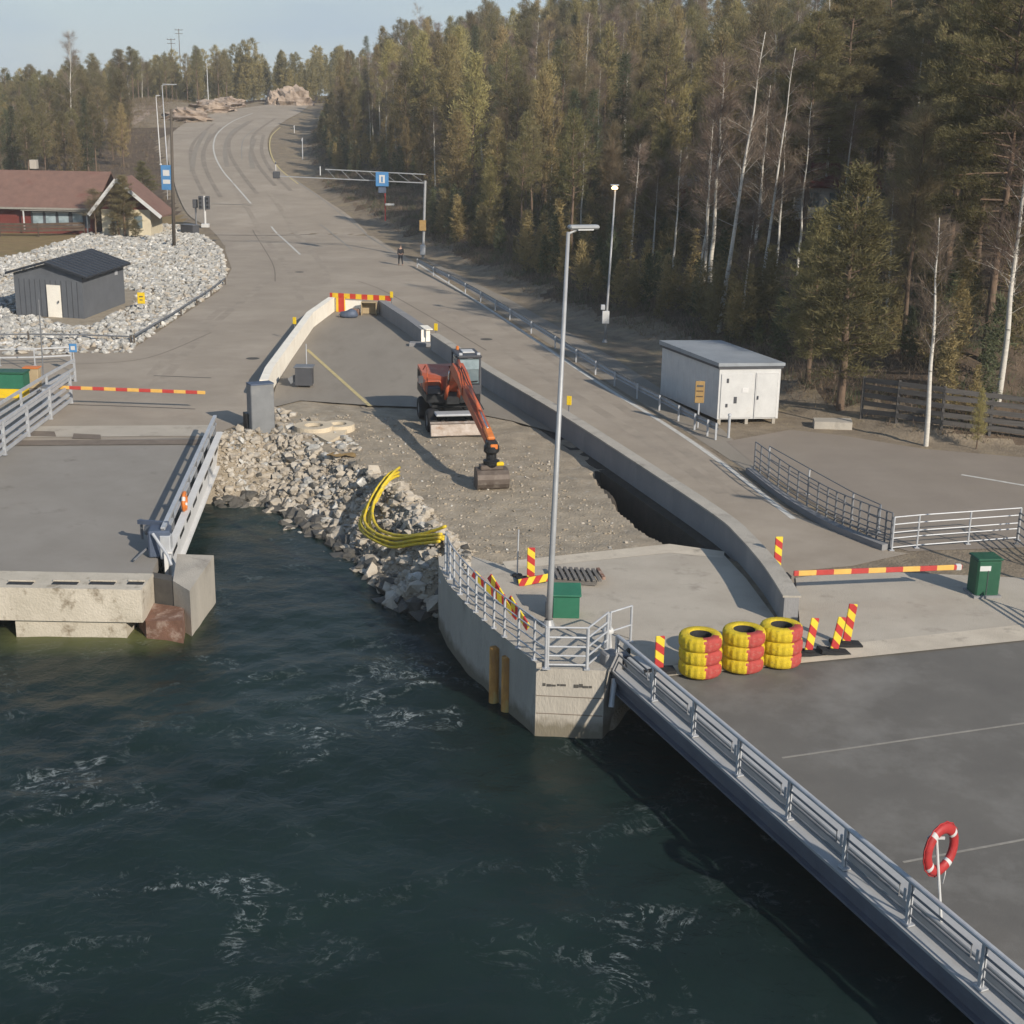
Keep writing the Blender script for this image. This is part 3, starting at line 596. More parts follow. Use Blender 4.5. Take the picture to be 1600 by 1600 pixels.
t = thing('railing', 'two-rail grey railing turning from the pier end to the ramp', 'railing', P(950, 1016, .03))
railing(t, [P(952, 1014, .03), P(985, 1003, .045)], 1.05, (.5, 1.05), rail_r=.025)

# ------------------------------------------------------------------ dark ferry ramp, right
RA, RB = P(978, 1036, .0), P(1640, 1606, -.55); RB = RA + (RB - RA) * 1.3; ex = (P(1720, 985) - RA); ex.z = 0
A2 = RA + ex * 1.3
t = thing('ferry_ramp', 'dark surfaced ferry ramp with a grey steel girder, bottom right', 'ramp', RA)
ra = Vector((RA.x, RA.y, .03)) ; deck = [ra, Vector((A2.x, A2.y, .03)), A2 + (RB - RA) + Vector((0, 0, .03)), RB + Vector((0, 0, .03))]
dz = [p.z for p in deck]
MB().prism([(p.x, p.y) for p in deck], [z - .22 for z in dz], dz).build('deck', 'deck_dark', t, world=True)
rd = (RB - RA).normalized(); rn = Vector((rd.y, -rd.x, 0)).normalized()
if rn.x > 0: rn = -rn                      # outwards, over the water
def along(f, o, z): return RA + (RB - RA) * f + rn * o + Vector((0, 0, z))
MB().beam(along(0, .03, .0), along(1, .03, .0), .05, .22).build('kerb_plate', 'kerb_plate', t, world=True)
MB().beam(along(0, -.20, .09), along(1, -.20, .09), .38, .16, bev=.02).build('kerb', 'kerb_plate', t, world=True)
MB().beam(along(0, .25, -.14), along(1, .25, -.14), .42, .06).build('ledge', 'kerb_plate', t, world=True)
mb = MB(); mb.beam(along(0, .42, -.26), along(1, .42, -.26), .05, .18); mb.beam(along(0, .30, -.46), along(1, .30, -.46), .06, .36); mb.beam(along(0, .36, -.64), along(1, .36, -.64), .22, .05)
mb.build('girder', 'girder', t, world=True)
mb = MB(); mb.beam(along(0, -2.5, -.6), along(1, -2.5, -.6), .3, .7); mb.build('inner_girder', 'girder', t, world=True)
for px in (0.62, .87):
    pass
for fa in ((1222, 1186, 1700, 1122), (1412, 1338, 1760, 1278)):
    a = P(fa[0], fa[1], -.2); b_ = P(fa[2], fa[3], -.25)
    # deck seams follow the slope
    def onramp(p):
        e1, e2, q_ = RB - RA, A2 - RA, p - RA; f = (q_.x * e2.y - q_.y * e2.x) / (e1.x * e2.y - e1.y * e2.x)
        return Vector((p.x, p.y, RA.z + (RB.z - RA.z) * f + .036))
    u = (b_ - a).normalized(); w = Vector((-u.y, u.x, 0)) * .035
    pts = [a.lerp(b_, i / 6) for i in range(7)]
    MB().strip([onramp(p - w) for p in pts], [onramp(p + w) for p in pts]).build('deck_seam', 'line_faint', t, world=True)
npost = 11; Lr = (RB - RA).length; step = 2.02
k = 0; fs = []
while k * step < Lr: fs.append(k * step / Lr); k += 1
rl = MB().build('railing', 'galv', t) if False else None
mb = MB(); mb.tube([along(0, .28, .80), along(1, .28, .80)], .048, 10); mb.tube([along(0, .21, .77), along(1, .21, .77)], .035, 8)
rail_o = mb.build('railing', 'galv', t, world=True); rz_ = math.atan2(rd.y, rd.x)
for i, f in enumerate(fs):
    mb = MB()
    for o_ in (.25, .31): mb.beam(along(f, o_, -.12), along(f, o_, .78), .03, .075, up=rd)
    mb.box(along(f, .28, -.08), (.22, .18, .03), rz=rz_); mb.box(along(f,   .28, .3), (.06, .1, .06), rz=rz_); mb.build('post', 'galv', rail_o, world=True)
    if i + 1 < len(fs):
        g = fs[i + 1]; s1 = g - .32 / Lr
        MB().tube([along(f, .28, .56), along(s1, .28, .56), along(s1, .28, .32), along(f, .28, .32)], .024, 8).build('mid_rail', 'galv_dark', rail_o, world=True)
        MB().tube([along(f, .28, .12), along(g, .28, .12)], .024, 8).build('low_rail', 'galv_dark', rail_o, world=True)
        MB().tube([along(s1 + .16 / Lr, .28, .32), along(s1 + .16 / Lr, .28, .56)], .03, 8).build('tie', 'galv', rail_o, world=True)

# lifebuoy on its post beside the ramp railing
LP0 = along(0, .1, .0); lf = P(1478, 1397, .3); t = thing('lifebuoy_stand', 'pale leaning lifebuoy holder rising above the ramp railing', 'stand', lf)
tp = at_depth(1463, 1306, lf.y + .05)
MB().tube([lf - Vector((0, 0, .75)), tp], .028, 8).build('pole', 'white_paint', t, world=True)
MB().beam(tp - Vector((.16, 0, .04)), tp + Vector((.16, 0, -.04)), .03, .05).build('hook_bar', 'white_paint', t, world=True)
bc = at_depth(1470, 1327, lf.y + .16); t = thing('lifebuoy', 'red ring lifebuoy with white bands hanging on its post above the dark ramp', 'lifebuoy', bc)
rz = Matrix.Rotation(R(35), 3, 'Z'); mb = MB(); n = 32; mj = 12
vs = []; fsx = []; ms = []
for i in range(n):
    a = 2 * math.pi * i / n
    for j in range(mj):
        q = 2 * math.pi * j / mj; r = .37 + .095 * math.cos(q); vs.append(rz @ Vector((r * math.cos(a), .075 * math.sin(q), r * 1.15 * math.sin(a))))
for i in range(n):
    for j in range(mj): fsx.append((i * mj + j, i * mj + (j + 1) % mj, ((i + 1) % n) * mj + (j + 1) % mj, ((i + 1) % n) * mj + j)); ms.append(1 if i % 8 == 3 else 0)
mb.add(vs, fsx); mb.m = ms; mb.build('ring', ['red', 'white_paint'], t, True)
pts = [rz @ Vector(((.465 + (.02 if i % 2 else 0)) * math.cos(a), .0, (.535 + (.02 if i % 2 else 0)) * math.sin(a))) for i, a in enumerate([2 * math.pi * k / 32 for k in range(33)])]
MB().tube(pts, .012, 6).build('grab_line', 'red', t, True)
MB().tube([rz @ Vector((.2, 0, -.33)), rz @ Vector((.24, .02, -.6)), rz @ Vector((.2, .02, -.8))], .012, 6).build('rope', 'white_paint', t, True)

# ------------------------------------------------------------------ old ferry ramp, left
t = thing('ferry_ramp', 'grey surfaced old ferry ramp with a pale concrete nose beam, at left', 'ramp', P(150, 800))
nz_ = -.32
q = [P(-260, 694), P(327, 685), P(236, 898, nz_), P(-260, 890, nz_)]
MB().prism([(p.x, p.y) for p in q], [.02 - .5, .02 - .5, nz_ - .4, nz_ - .4], [.02, .02, nz_, nz_]).build('deck', 'deck_grey', t, world=True)
MB().strip([P(-260, 668, .03), P(332, 664, .03)], [P(-260, 685, .03), P(326, 681, .03)]).build('hinge_plate', 'slab', t, world=True)
MB().strip([P(-260, 690, .03), P(326, 686, .03)], [P(-260, 698, .028), P(322, 694, .028)]).build('hinge_gap', 'worn_brown', t, world=True)
mb = MB(); mb.strip([P(40, 673, .035), P(85, 674, .035)], [P(36, 681, .035), P(88, 682, .035)]); mb.strip([P(115, 677, .035), P(157, 679, .035)], [P(113, 685, .035), P(158, 686, .035)]); mb.build('worn_patch', 'worn_brown', t, world=True)
b0, b1 = P(-260, 890, nz_), P(240, 899, nz_); bf = P(100, 922, nz_).y - P(100, 896, nz_).y
q = [b0, b1, b1 + Vector((0, bf, 0)), b0 + Vector((0, bf, 0))]
nb = MB().prism([(p.x, p.y) for p in q], nz_ - 1.0, nz_ + .06).build('nose_beam', 'concrete_beige', t, world=True)
for px in (32, 102, 160, 212):
    p = P(px, 911, nz_ + .06); MB().box(p + Vector((0, -.02, .003)), (.78 if px < 200 else .5, .26, .03), bev=.01).build('slot_recess', 'black_metal', nb, world=True)
    MB().box(p + Vector((0, .13, .03)), (.8 if px < 200 else .5, .08, .06)).build('slot_lip', 'concrete_beige', nb, world=True)
lw = P(35, 985, WATER_Z); lw2 = P(208, 985, WATER_Z); fy = b0.y + bf + .12; MB().prism([(lw.x, fy), (lw2.x, fy), (lw2.x, fy + 1.2), (lw.x, fy + 1.2)], -3.2, nz_ - .98).build('footing', 'concrete_beige', t, world=True)
wp = [P(a, b_, nz_ + .03) for a, b_ in ((277, 867), (334, 869), (296, 917), (270, 905))]
MB().prism([(p.x, p.y) for p in wp], -3.5, [nz_ + .06, nz_ + .06, nz_ - .1, nz_ - .02]).build('wedge_fender', 'concrete', t, world=True)
hp = [P(a, b_, nz_) for a, b_ in ((232, 897), (264, 902), (268, 912), (236, 906))]
MB().prism([(p.x, p.y + .35) for p in hp], -3.5, nz_ - .05).build('hollow_shade', 'joint', t, world=True)  # solid near-black block; the hollow's shade is its colour
hp = [P(a, b_, -1.25) for a, b_ in ((214, 952), (226, 968), (284, 976), (287, 958), (236, 946))]
MB().prism([(p.x, p.y + .1) for p in hp], -3.5, [-1.3, -1.35, -1.15, -1.1, -1.2]).build('rust_block', 'rust', t, world=True)
# right edge girder and rail
g0, g1 = P(332, 690, .0), P(252, 872, nz_)
gd = (g1 - g0).normalized(); gn = Vector((-gd.y, gd.x, 0)).normalized(); gn = gn if gn.x > 0 else -gn
def gal(f, o, z): return g0.lerp(g1, f) + gn * o + Vector((0, 0, z))
gd_o = MB().beam(gal(-.03, .2, -.25), gal(1.02, .2, -.25), .12, 1.1).beam(gal(-.03, .27, .28), gal(1.02, .27, .28), .26, .07).beam(gal(-.03, .27, -.78), gal(1.02, .27, -.78), .26, .07).build('edge_girder', 'container_side', t, world=True)
for i in range(8):
    f = .04 + .12 * i; MB().beam(gal(f, .265, -.1), gal(f + .07, .265, -.1), .02, .2).build('slot', 'black_metal', gd_o, world=True)
for f in [i / 7 for i in range(8)]:
    MB().beam(gal(f, .1, -.3), gal(f, .1, 1.0), .1, .1).build('post', 'galv_dark', t, world=True)
for z, w in ((1.0, .14), (.66, .09)): MB().beam(gal(-.03, .1, z), gal(1.0, .1, z), w, .09).build('rail', 'galv', t, world=True)
# winch machinery at the nose
c = P(247, 868, nz_); mbx = MB().box(c + Vector((.1, 0, .5)), (.7, .8, .9), rz=.15, bev=.05); mch = mbx.build('winch_box', 'blue_grey', t, world=True)
MB().tube([c + Vector((-.5, .5, .7)), c + Vector((.1, .5, .75))], .16, 14).build('winch_drum', 'galv_dark', mch, True, world=True)
MB().box(c + Vector((.35, -.25, .4)), (.35, .35, .8), bev=.03).build('cover', 'galv', mch, world=True)
MB().tube([c + Vector((-.3, -.2, .3)), c + Vector((-.55, -.9, .12))], .04, 8).build('lever', 'galv_dark', mch, world=True)
MB().tube([c + Vector((.0, -.5, .9)), c + Vector((.55, -.9, .3)), c + Vector((.7, -1.1, .05))], .05, 8).build('strut', 'galv', mch, world=True)
MB().tube([c + Vector((-.75, .95, .95)), c + Vector((-.75, .95, .25))], .05, 8).build('strut', 'galv_dark', mch, world=True)
MB().beam(c + Vector((-.8, .8, .9)), c + Vector((.3, .3, 1.0)), .12, .14).build('cross_arm', 'blue_grey', mch, world=True)
# orange lifebuoy on the old ramp rail
c = gal(.72, .24, .62); t = thing('lifebuoy', 'orange and white lifebuoy hung on the outer rail of the old ramp', 'lifebuoy', c)
mb = MB(); rm = Matrix((gn, gd, Vector((0, 0, 1)))).transposed(); vs = []; fsx = []; ms = []
for i in range(n):
    a = 2 * math.pi * i / n
    for j in range(mj):
        qq = 2 * math.pi * j / mj; r = .31 + .08 * math.cos(qq); vs.append(rm @ Vector((.07 * math.sin(qq), r * math.cos(a), r * math.sin(a))))
for i in range(n):
    for j in range(mj): fsx.append((i * mj + j, i * mj + (j + 1) % mj, ((i + 1) % n) * mj + (j + 1) % mj, ((i + 1) % n) * mj + j)); ms.append(1 if i % 8 in (2, 3) else 0)
mb.add(vs, fsx); mb.m = ms; mb.build('ring', ['orange', 'white_paint'], t, True)
# left railing of the old ramp: box rails
t = thing('railing', 'wide galvanised box-rail railing on the far left edge of the old ramp', 'railing', P(40, 690))
lb = [P(a, b_, .02) for a, b_ in ((-120, 812), (-75, 775), (-32, 742), (8, 711), (45, 682), (80, 655), (112, 630))]
railing(t, lb, 1.35, (.18, .5, .85, 1.2, 1.38), square=True, post_r=.06, rail_r=.055)
t = thing('railing', 'second galvanised railing standing behind the left ramp railing', 'railing', P(60, 640))
lb = [P(a, b_, .02) for a, b_ in ((-60, 712), (-10, 678), (35, 648), (75, 622), (118, 596))]
railing(t, lb, 1.15, (.3, .65, 1.1), square=True, post_r=.05, rail_r=.05)
t = thing('railing', 'low thin grey railing behind the green bin at the left edge', 'railing', P(0, 560))
railing(t, [P(a, b_, .02) for a, b_ in ((-60, 572), (0, 572), (55, 571), (112, 568))], .9, (.45, .9), square=True, post_r=.03, rail_r=.03)

# ------------------------------------------------------------------ walls of the sunken lane
def wall(name, label, inner_pts, outer_pts, z0, z1, mats):
    t = thing(name, label, 'wall', inner_pts[0]); poly = list(inner_pts) + list(outer_pts)[::-1]
    MB().prism([(p.x, p.y) for p in poly], z0, z1).build('wall_body', mats, t, world=True); return t
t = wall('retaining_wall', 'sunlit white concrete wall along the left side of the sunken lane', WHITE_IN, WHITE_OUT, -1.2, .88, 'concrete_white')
mb = MB(); rr = offs(WHITE_OUT, .10)
for a, b_ in zip(rr[:-1], rr[1:]): mb.beam(a + Vector((0, 0, .75)), b_ + Vector((0, 0, .75)), .05, .3)
mb.build('guard_rail', 'galv_dark', t, world=True)
t = wall('retaining_wall', 'short grey concrete wall at the far right of the sunken lane with its sunlit end painted white', GREY1_IN, GREY1_OUT, -.6, .85, 'concrete_grey')
en = GREY1_IN[-1]; eo = GREY1_OUT[-1]; mid = (en + eo) / 2; MB().box((mid.x, mid.y - .03, .35), ((eo - en).length * .98, .05, .99), rz=math.atan2(eo.y - en.y, eo.x - en.x)).build('lit_end_face', 'concrete_white', t, world=True)  # sunlit end of the grey wall, its brightness painted as white
MB().box((mid.x, mid.y + .6, .87), ((eo - en).length * .9, 1.5, .05), rz=math.atan2(eo.y - en.y, eo.x - en.x)).build('cap', 'concrete_white', t, world=True)  # same white, so the lit wall top is painted in too
p = (en + eo) / 2; MB().box((p.x - .25, p.y - .35, PIT_Z + .16), (1.4, .7, .24), bev=.03).build('foot_block', 'concrete_grey', t, world=True)
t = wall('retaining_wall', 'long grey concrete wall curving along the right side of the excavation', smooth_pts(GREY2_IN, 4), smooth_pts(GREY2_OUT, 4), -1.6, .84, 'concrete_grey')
g = smooth_pts(GREY2_IN, 4); go = smooth_pts(GREY2_OUT, 4); gi = offs(g, .02); gi = offs(g, -.05)
MB().prism([(p.x, p.y) for p in gi + offs(go, .05)[::-1]], .842, .90).build('coping', 'concrete', t, world=True)
fo = offs(g, -.45); MB().prism([(p.x, p.y) for p in fo[:26] + [q_ for q_ in g[:26]][::-1]], -1.7, PIT_Z + .02).build('footing', 'trench_dark', t, world=True)
bar_a, bar_b = WHITE_IN[-1], GREY1_IN[0]
t = thing('barrier_wall', 'white barrier wall with a yellow and red striped board closing the far end of the lane', 'barrier', bar_a)
bu = (bar_b - bar_a).normalized(); bn = Vector((-bu.y, bu.x, 0))
MB().prism([(p.x, p.y) for p in (bar_a, bar_b, bar_b + bn * .4, bar_a + bn * .4)], -.4, .72).build('wall_body', 'concrete_white', t, world=True)
bl = (bar_b - bar_a).length; o = MB().box((bl / 2 + .25, 0, 0), (bl + 1.3, .1, .34)).build('striped_board', 'stripe_beam', t); o.location = Vector((0, 0, .98)) + bn * .2 - Vector((0, 0, bar_a.z)); o.rotation_euler = (0, 0, math.atan2(bu.y, bu.x))
o = MB().box((.35, 0, 0), (.62, .12, 1.1)).build('striped_panel', 'stripe_beam', t); o.location = Vector((.1, -.12, .5)); o.rotation_euler = (0, 0, math.atan2(bu.y, bu.x))
for f in (.15, .85): MB().beam(bar_a.lerp(bar_b, f) + bn * .26 + Vector((0, 0, .7)), bar_a.lerp(bar_b, f) + bn * .26 + Vector((0, 0, 1.1)), .06, .06).build('bracket', 'galv', t, world=True)
p = P(577, 492, PIT_Z + .08); t = thing('crate', 'open brown plywood crate in front of the far barrier wall', 'crate', p)
mb = MB()
for x in (-.5, .5): mb.box((x, 0, .45), (.05, .7, .9))
mb.box((0, 0, .88), (.95, .7, .04)); mb.box((0, .33, .45), (.95, .04, .82)); mb.build('crate_body', 'plywood', t)
MB().box((-.95, -.1, .2), (.6, .6, .4), bev=.03).build('crate_side', 'rust', t)
p = P(545, 496, PIT_Z + .08); t = thing('sack', 'slumped blue-grey sack lying by the barrier wall', 'sack', p)
mb = MB(); mb.lathe([(0, 0), (.42, .02), (.5, .18), (.4, .42), (.15, .52), (0, .5)], n=14); mb.v = [(x * 1.3, y * .8, z * (1 + .2 * math.sin(x * 7))) for x, y, z in mb.v]; mb.build('sack_body', 'blue_grey', t, True)
# steel end plate by the ramp hinge
p = P(405, 690, -.5); t = thing('steel_post', 'tall grey steel end post where the white wall meets the rubble slope', 'post', p)
pa, pb = P(388, 690, -.4), P(426, 686, -.4); rzp = math.atan2(pb.y - pa.y, pb.x - pa.x); c = (pa + pb) / 2
MB().box((c.x, c.y + .3, .42), (1.06, .6, 3.3), rz=rzp, bev=.03).build('post_body', 'steel_grey', t, world=True)
MB().box((c.x, c.y + .3, 2.095), (1.06, .64, .05), rz=rzp).build('cap_plate', 'blue_grey', t, world=True)
MB().box((c.x - .62, c.y + .35, -.1), (.2, .5, 1.7), rz=rzp).build('side_channel', 'black_metal', t, world=True)
# small reflector posts along the lane
for px, py, h, lab in ((681, 541, 1.05, 'small yellow reflector post behind the short grey wall'), (888, 667, 1.12, 'small yellow reflector post halfway along the long grey wall'), (461, 532, 1.1, 'small yellow reflector post behind the white wall'), (612, 489, 1.15, 'small yellow reflector post at the far barrier')):
    p = P(px, py, 0.012); t = thing('reflector_post', lab, 'reflector post', p, group='reflector posts along the lane walls')
    MB().tube([(0, 0, 0), (0, 0, h)], .03, 8).build('post', 'galv_dark', t); MB().box((0, -.04, h + .1), (.22, .04, .42), rz=-.3, bev=.01).build('reflector', 'yellow', t)
# manhole ring chamber
p = P(505, 676, PIT_Z); t = thing('manhole_chamber', 'pale concrete chamber with two round dark openings set in the gravel', 'manhole', p)
mb = MB(); mb.lathe([(0, .18), (.42, .18), (.42, .34), (.85, .34), (.9, -.2)], (-.42, 0, 0), 26, mfun=lambda a, j: 1 if j == 0 else 0); mb.build('chamber_ring', ['stack_concrete', 'black_metal'], t)
mb = MB(); mb.lathe([(0, .16), (.36, .16), (.36, .3), (.7, .3), (.75, -.2)], (.62, .55, 0), 26, mfun=lambda a, j: 1 if j == 0 else 0); mb.build('chamber_ring', ['stack_concrete', 'black_metal'], t)
MB().prism([(-.9, -.3), (-.3, -.9), (.5, -1.9), (1.0, -.6), (1.1, .3), (.2, .3)], -.3, [.2, .16, .05, .12, .2, .22]).build('apron', 'stack_concrete', t)
p = P(533, 712, PIT_Z + .06); t = thing('cable_cover', 'crumpled yellow-ochre sheet lying on the gravel', 'sheet', p)
vs = []; 
for i in range(7):
    for j in range(5): vs.append(((i - 3) * .2 + .05 * math.sin(j * 2), (j - 2) * .13, .05 + .05 * math.sin(i * 1.9 + j * 1.3)))
mb = MB().add(vs, [(i * 5 + j, (i + 1) * 5 + j, (i + 1) * 5 + j + 1, i * 5 + j + 1) for i in range(6) for j in range(4)]); mb.build('cover_sheet', 'sign_ochre', t, True)
# site bin with pole
p = P(476, 604, PIT_Z + .08); t = thing('site_bin', 'dark grey wheeled bin beside a thin pole in the sunken lane', 'bin', p)
MB().prism([(-.42, -.36), (.42, -.36), (.42, .36), (-.42, .36)], .12, 1.0).build('bin_body', 'trim_dark', t)
MB().box((0, .02, 1.04), (.98, .84, .09), bev=.03).build('lid', 'galv_dark', t)
for x in (-.32, .32): MB().lathe([(0, -.04), (.11, -.04), (.11, .04), (0, .04)], (x, .3, .11), 12, 'X').build('wheel', 'rubber', t)
MB().beam((-.75, -.2, .3), (-.4, -.1, .5), .06, .3).build('side_tray', 'galv_dark', t)
MB().tube([(.05, .5, 0), (.05, .5, 2.1)], .025, 8).build('pole', 'galv', t)

# ------------------------------------------------------------------ lamp posts
def lamp_post(px, py, toppx, h, label, arm=(.9, -.1), base_z=None, lit=False, r0=.1, r1=.05, mat='lamp_grey', box=False, name='lamp_post', cat='lamp post', p=None):
    p = p or (P(px, py, base_z) if base_z is not None else G(px, py)); t = thing(name, label, cat, p)
    tx = at_depth(toppx, 0, p.y).x; 
    q = at_depth(toppx, py - 1, p.y); lean = (toppx - px) / F * p.y if toppx is not None else 0
    lean = lean - ROLL * h - 0; lean = max(-.6, min(.6, lean * .6))
    MB().tube([(0, 0, 0), (lean * .15, 0, h * .15), (lean, 0, h)], [r0, r0 * .9, r1], 12).build('pole', mat, t, True)
    MB().lathe([(0, .03), (r0 * 2, .03), (r0 * 2, 0), (r0 * 1.2, .2)], n=12).build('base_flange', mat, t)
    if arm:
        MB().tube([(lean, 0, h - .05), (lean + arm[0] * .3, arm[1] * .3, h + .05), (lean + arm[0], arm[1], h + .1)], .035, 8).build('arm', mat, t)
        hd = MB().box((lean + arm[0] * .55, arm[1] * .6, h + .12), (abs(arm[0]) * .95 + .15, .26, .11), rz=math.atan2(arm[1], arm[0]), bev=.04).build('lamp_head', mat, t)
        MB().box((lean + arm[0] * .6, arm[1] * .6, h + .055), (abs(arm[0]) * .6, .18, .03), rz=math.atan2(arm[1], arm[0])).build('lens', 'lamp_lens' if lit else 'white_paint', hd)
    if box:
        MB().box((-.02, -.2, h * .17), (.42, .3, .75), bev=.02).build('meter_box', 'white_paint', t); MB().box((-.2, -.15, h * .235), (.25, .25, .3), bev=.02).build('junction_box', 'galv', t)
    return t
lamp_post(857, 1040, 893, 10.9, 'tall galvanised lamp post with a short arm at the corner of the pier', arm=(.72, .25), p=P(857, 978, .05), r0=.095, r1=.048)
t = lamp_post(945, 535, 962, 9.2, 'lamp post with a lit lamp and a white meter box at the forest edge', arm=None, p=G(945, 535), box=True, r0=.085)
p = G(945, 535); lean = .3
MB().lathe([(0, 0), (.16, .02), (.2, .1), (.12, .2), (0, .22)], (.25, -.1, 9.1), 14).build('lamp_head', 'lamp_lens', t, True)
MB().box((.25, -.02, 9.36), (.5, .4, .06), bev=.02).build('lamp_hood', 'galv', t)
lamp_post(0, 0, 800, 8.3, 'lamp post standing beyond the right edge of the parking ground', arm=(-1.2, .4), p=Vector((19.2, 37.6, 0.02)))
lamp_post(250, 262, 249, 9.5, 'slim white lamp post left of the road near the blue signs', arm=(.5, 0), p=G(251, 258), mat='white_paint', r0=.1)
lamp_post(325, 168, 326, 8.5, 'white lamp post on the earth bank at the bend', arm=(.8, 0), p=G(326, 168), mat='white_paint')
lamp_post(259, 290, 258, 11.5, 'grey lamp post with a long arm over the road, behind the blue signs', arm=(1.9, 0), p=G(262, 268), mat='galv')
# utility poles
def utility_pole(px, py, h, label, lean=0, crossarm=False, r=.13, p=None):
    p = p or G(px, py); t = thing('utility_pole', label, 'utility pole', p)
    MB().tube([(0, 0, 0), (lean, 0, h)], [r, r * .7], 10).build('pole', 'wood_pole', t, True)
    if crossarm:
        for z in (h - .3, h - 1.3): MB().beam((lean - 1.1, 0, z), (lean + 1.1, 0, z), .12, .14).build('crossarm', 'wood_pole', t)
        for x in (-1, 0, 1): MB().lathe([(.05, 0), (.08, .1), (.03, .25), (0, .26)], (lean + x, 0, h - .22), 8).build('insulator', 'trim_dark', t)
    return t
utility_pole(272, 386, 12.6, 'dark brown leaning utility pole beside the white stone bank', .35, r=.17)
for px_, py_, Y_, lab in ((279, 45, 420, 'far utility pole with crossarms on the skyline'), (267, 60, 400, 'shorter far utility pole with crossarms left of the other on the skyline')):
    q = at_depth(px_, py_, Y_); zb = lz(q.x, q.y); utility_pole(0, 0, q.z - zb, lab, 0, True, p=Vector((q.x, q.y, zb)))

# ------------------------------------------------------------------ tyre stacks
def tyre_profile():
    return [(.27, .03), (.31, 0), (.47, .0), (.515, .035), (.535, .10), (.535, .245), (.515, .31), (.47, .345), (.31, .345), (.27, .315), (.25, .17), (.27, .03)]
tyre_me = None; ranks = ['bottom', 'middle', 'top']; names = ['left stack nearest the ramp railing', 'middle stack of the three', 'right stack beside the grey wall end']
for si, (px, py) in enumerate(((1096, 1062), (1163, 1054), (1223, 1046))):
    b0 = P(px, py, .05) + Vector((0, .5, 0))
    for k in range(3):
        lab = f'yellow and red painted tyre, {ranks[k]} one of the {names[si]}'
        if tyre_me is None:
            mb = MB(); mb.lathe(tyre_profile(), n=84, mfun=lambda a, j: 2 if j in (9, 10, 0) else (1 if (.752 + .012 * math.sin(j * 2.3) < a < .925 + .012 * math.sin(j * 1.7 + 1) and j > 1 and j < 8) else 0))
            for i_ in range(len(mb.v)):
                if i_ % 12 in (3, 4, 5, 6) and (i_ // 12) % 4 in (0, 1): x_, y_, z_ = mb.v[i_]; mb.v[i_] = (x_ * .972, y_ * .972, z_ + (.006 if i_ % 12 in (4,) else 0))
            o = mb.build('tyre', ['tyre_yellow', 'tyre_red', 'rubber'], None, True); tyre_me = o.data
        else:
            o = bpy.data.objects.new('tyre', tyre_me); C.objects.link(o)
        tag(o, lab, 'tyre', 'painted tyres stacked at the ramp')
        o.location = b0 + Vector((random.uniform(-.02, .02), random.uniform(-.02, .02), k * .364)); o.scale = (1.05, 1.05, 1.05); o.rotation_euler = (0, 0, R(4 + (0, -2, 12)[si] + random.uniform(-4, 4)))

# ------------------------------------------------------------------ striped marker boards
def marker(p, h, label, rz=0., tilt=0., tilt_axis='Y', base=True, w=.24):
    t = thing('marker_board', label, 'marker board', p, rz, 'striped marker boards'); t.rotation_euler = (tilt if tilt_axis == 'X' else 0, tilt if tilt_axis == 'Y' else 0, rz)
    MB().box((0, 0, h / 2 + .08), (w, .05, h), bev=.015).build('board', 'stripe_board', t)
    if base: MB().prism([(-.42, -.2), (.42, -.2), (.42, .2), (-.42, .2)], 0, .09).box((0, 0, .11), (.3, .12, .05)).build('foot', 'rubber', t)
    return t
marker(P(1029, 1050, .05), .92, 'striped marker board by the ramp railing, left of the tyre stacks', rz=.15)
marker(P(1262, 1022, .05), .95, 'striped marker board just right of the tyre stacks', rz=.3, tilt=.14)
marker(P(1302, 1020, .05), .95, 'front one of two striped marker boards leaning together right of the tyres', rz=.2, tilt=.17)
marker(P(1321, 1008, .05), 1.12, 'taller rear one of two striped marker boards leaning together right of the tyres', rz=.1, tilt=.1)
marker(P(1213, 902, .05), 1.25, 'lone striped marker board behind the bend of the long grey wall', rz=.15)
marker(P(829, 907, .05), .98, 'upright striped marker board on the apron behind the tall lamp post', rz=.1)
for i, (px, py, dz, ty, rzz) in enumerate(((780, 935, .3, 1.05, 2.5), (796, 950, .3, .85, 2.35), (812, 968, .28, 1.0, 2.45), (828, 985, .22, .9, 2.3), (806, 912, .12, 1.4, .15))):
    marker(P(px, py, dz), 1.05, ['striped marker board leaning on the pier railing, farthest up the railing', 'striped marker board leaning on the pier railing, second from its upper end', 'striped marker board leaning on the pier railing, third from its upper end', 'striped marker board leaning on the pier railing, nearest the lamp post', 'striped marker board lying flat at the foot of the upright one'][i], rz=rzz, tilt=ty, base=False)
p = P(808, 900, .05); t = thing('marker_pole', 'thin pale pole standing on the apron near the upright marker board', 'pole', p); MB().tube([(0, 0, 0), (.02, 0, 1.5)], .022, 8).build('pole', 'galv', t); MB().lathe([(0, 0), (.16, 0), (.16, .05), (0, .07)], n=12).build('foot', 'rubber', t)
# green grit box and pallet on the apron
p = P(884, 966, .05); t = thing('grit_box', 'green grit box with a closed lid beside the tall lamp post', 'bin', p)
MB().prism([(-.36, 0), (.38, 0), (.40, .62), (-.38, .62)], 0, [.62, .62, .78, .78]).build('box_body', 'green_bin', t); MB().box((0.01, .31, .75), (.84, .72, .06), rot=Matrix.Rotation(R(13), 3, 'X'), bev=.02).build('lid', 'green_bin', t)
MB().box((-.5, .15, .2), (.16, .3, .4), bev=.02).build('side_case', 'trim_dark', t)
p = P(900, 906, .05); t = thing('pallet', 'old grey slatted pallet lying on the apron behind the grit box', 'pallet', p, R(-8))
for i in range(8): MB().box((-.62 + i * .178, 0, .2), (.1, 1.15, .05), rz=.28).build('slat', 'old_wood', t)
for y in (-.45, .45): MB().box((0, y, .1), (1.35, .1, .14)).build('bearer', 'old_wood', t)
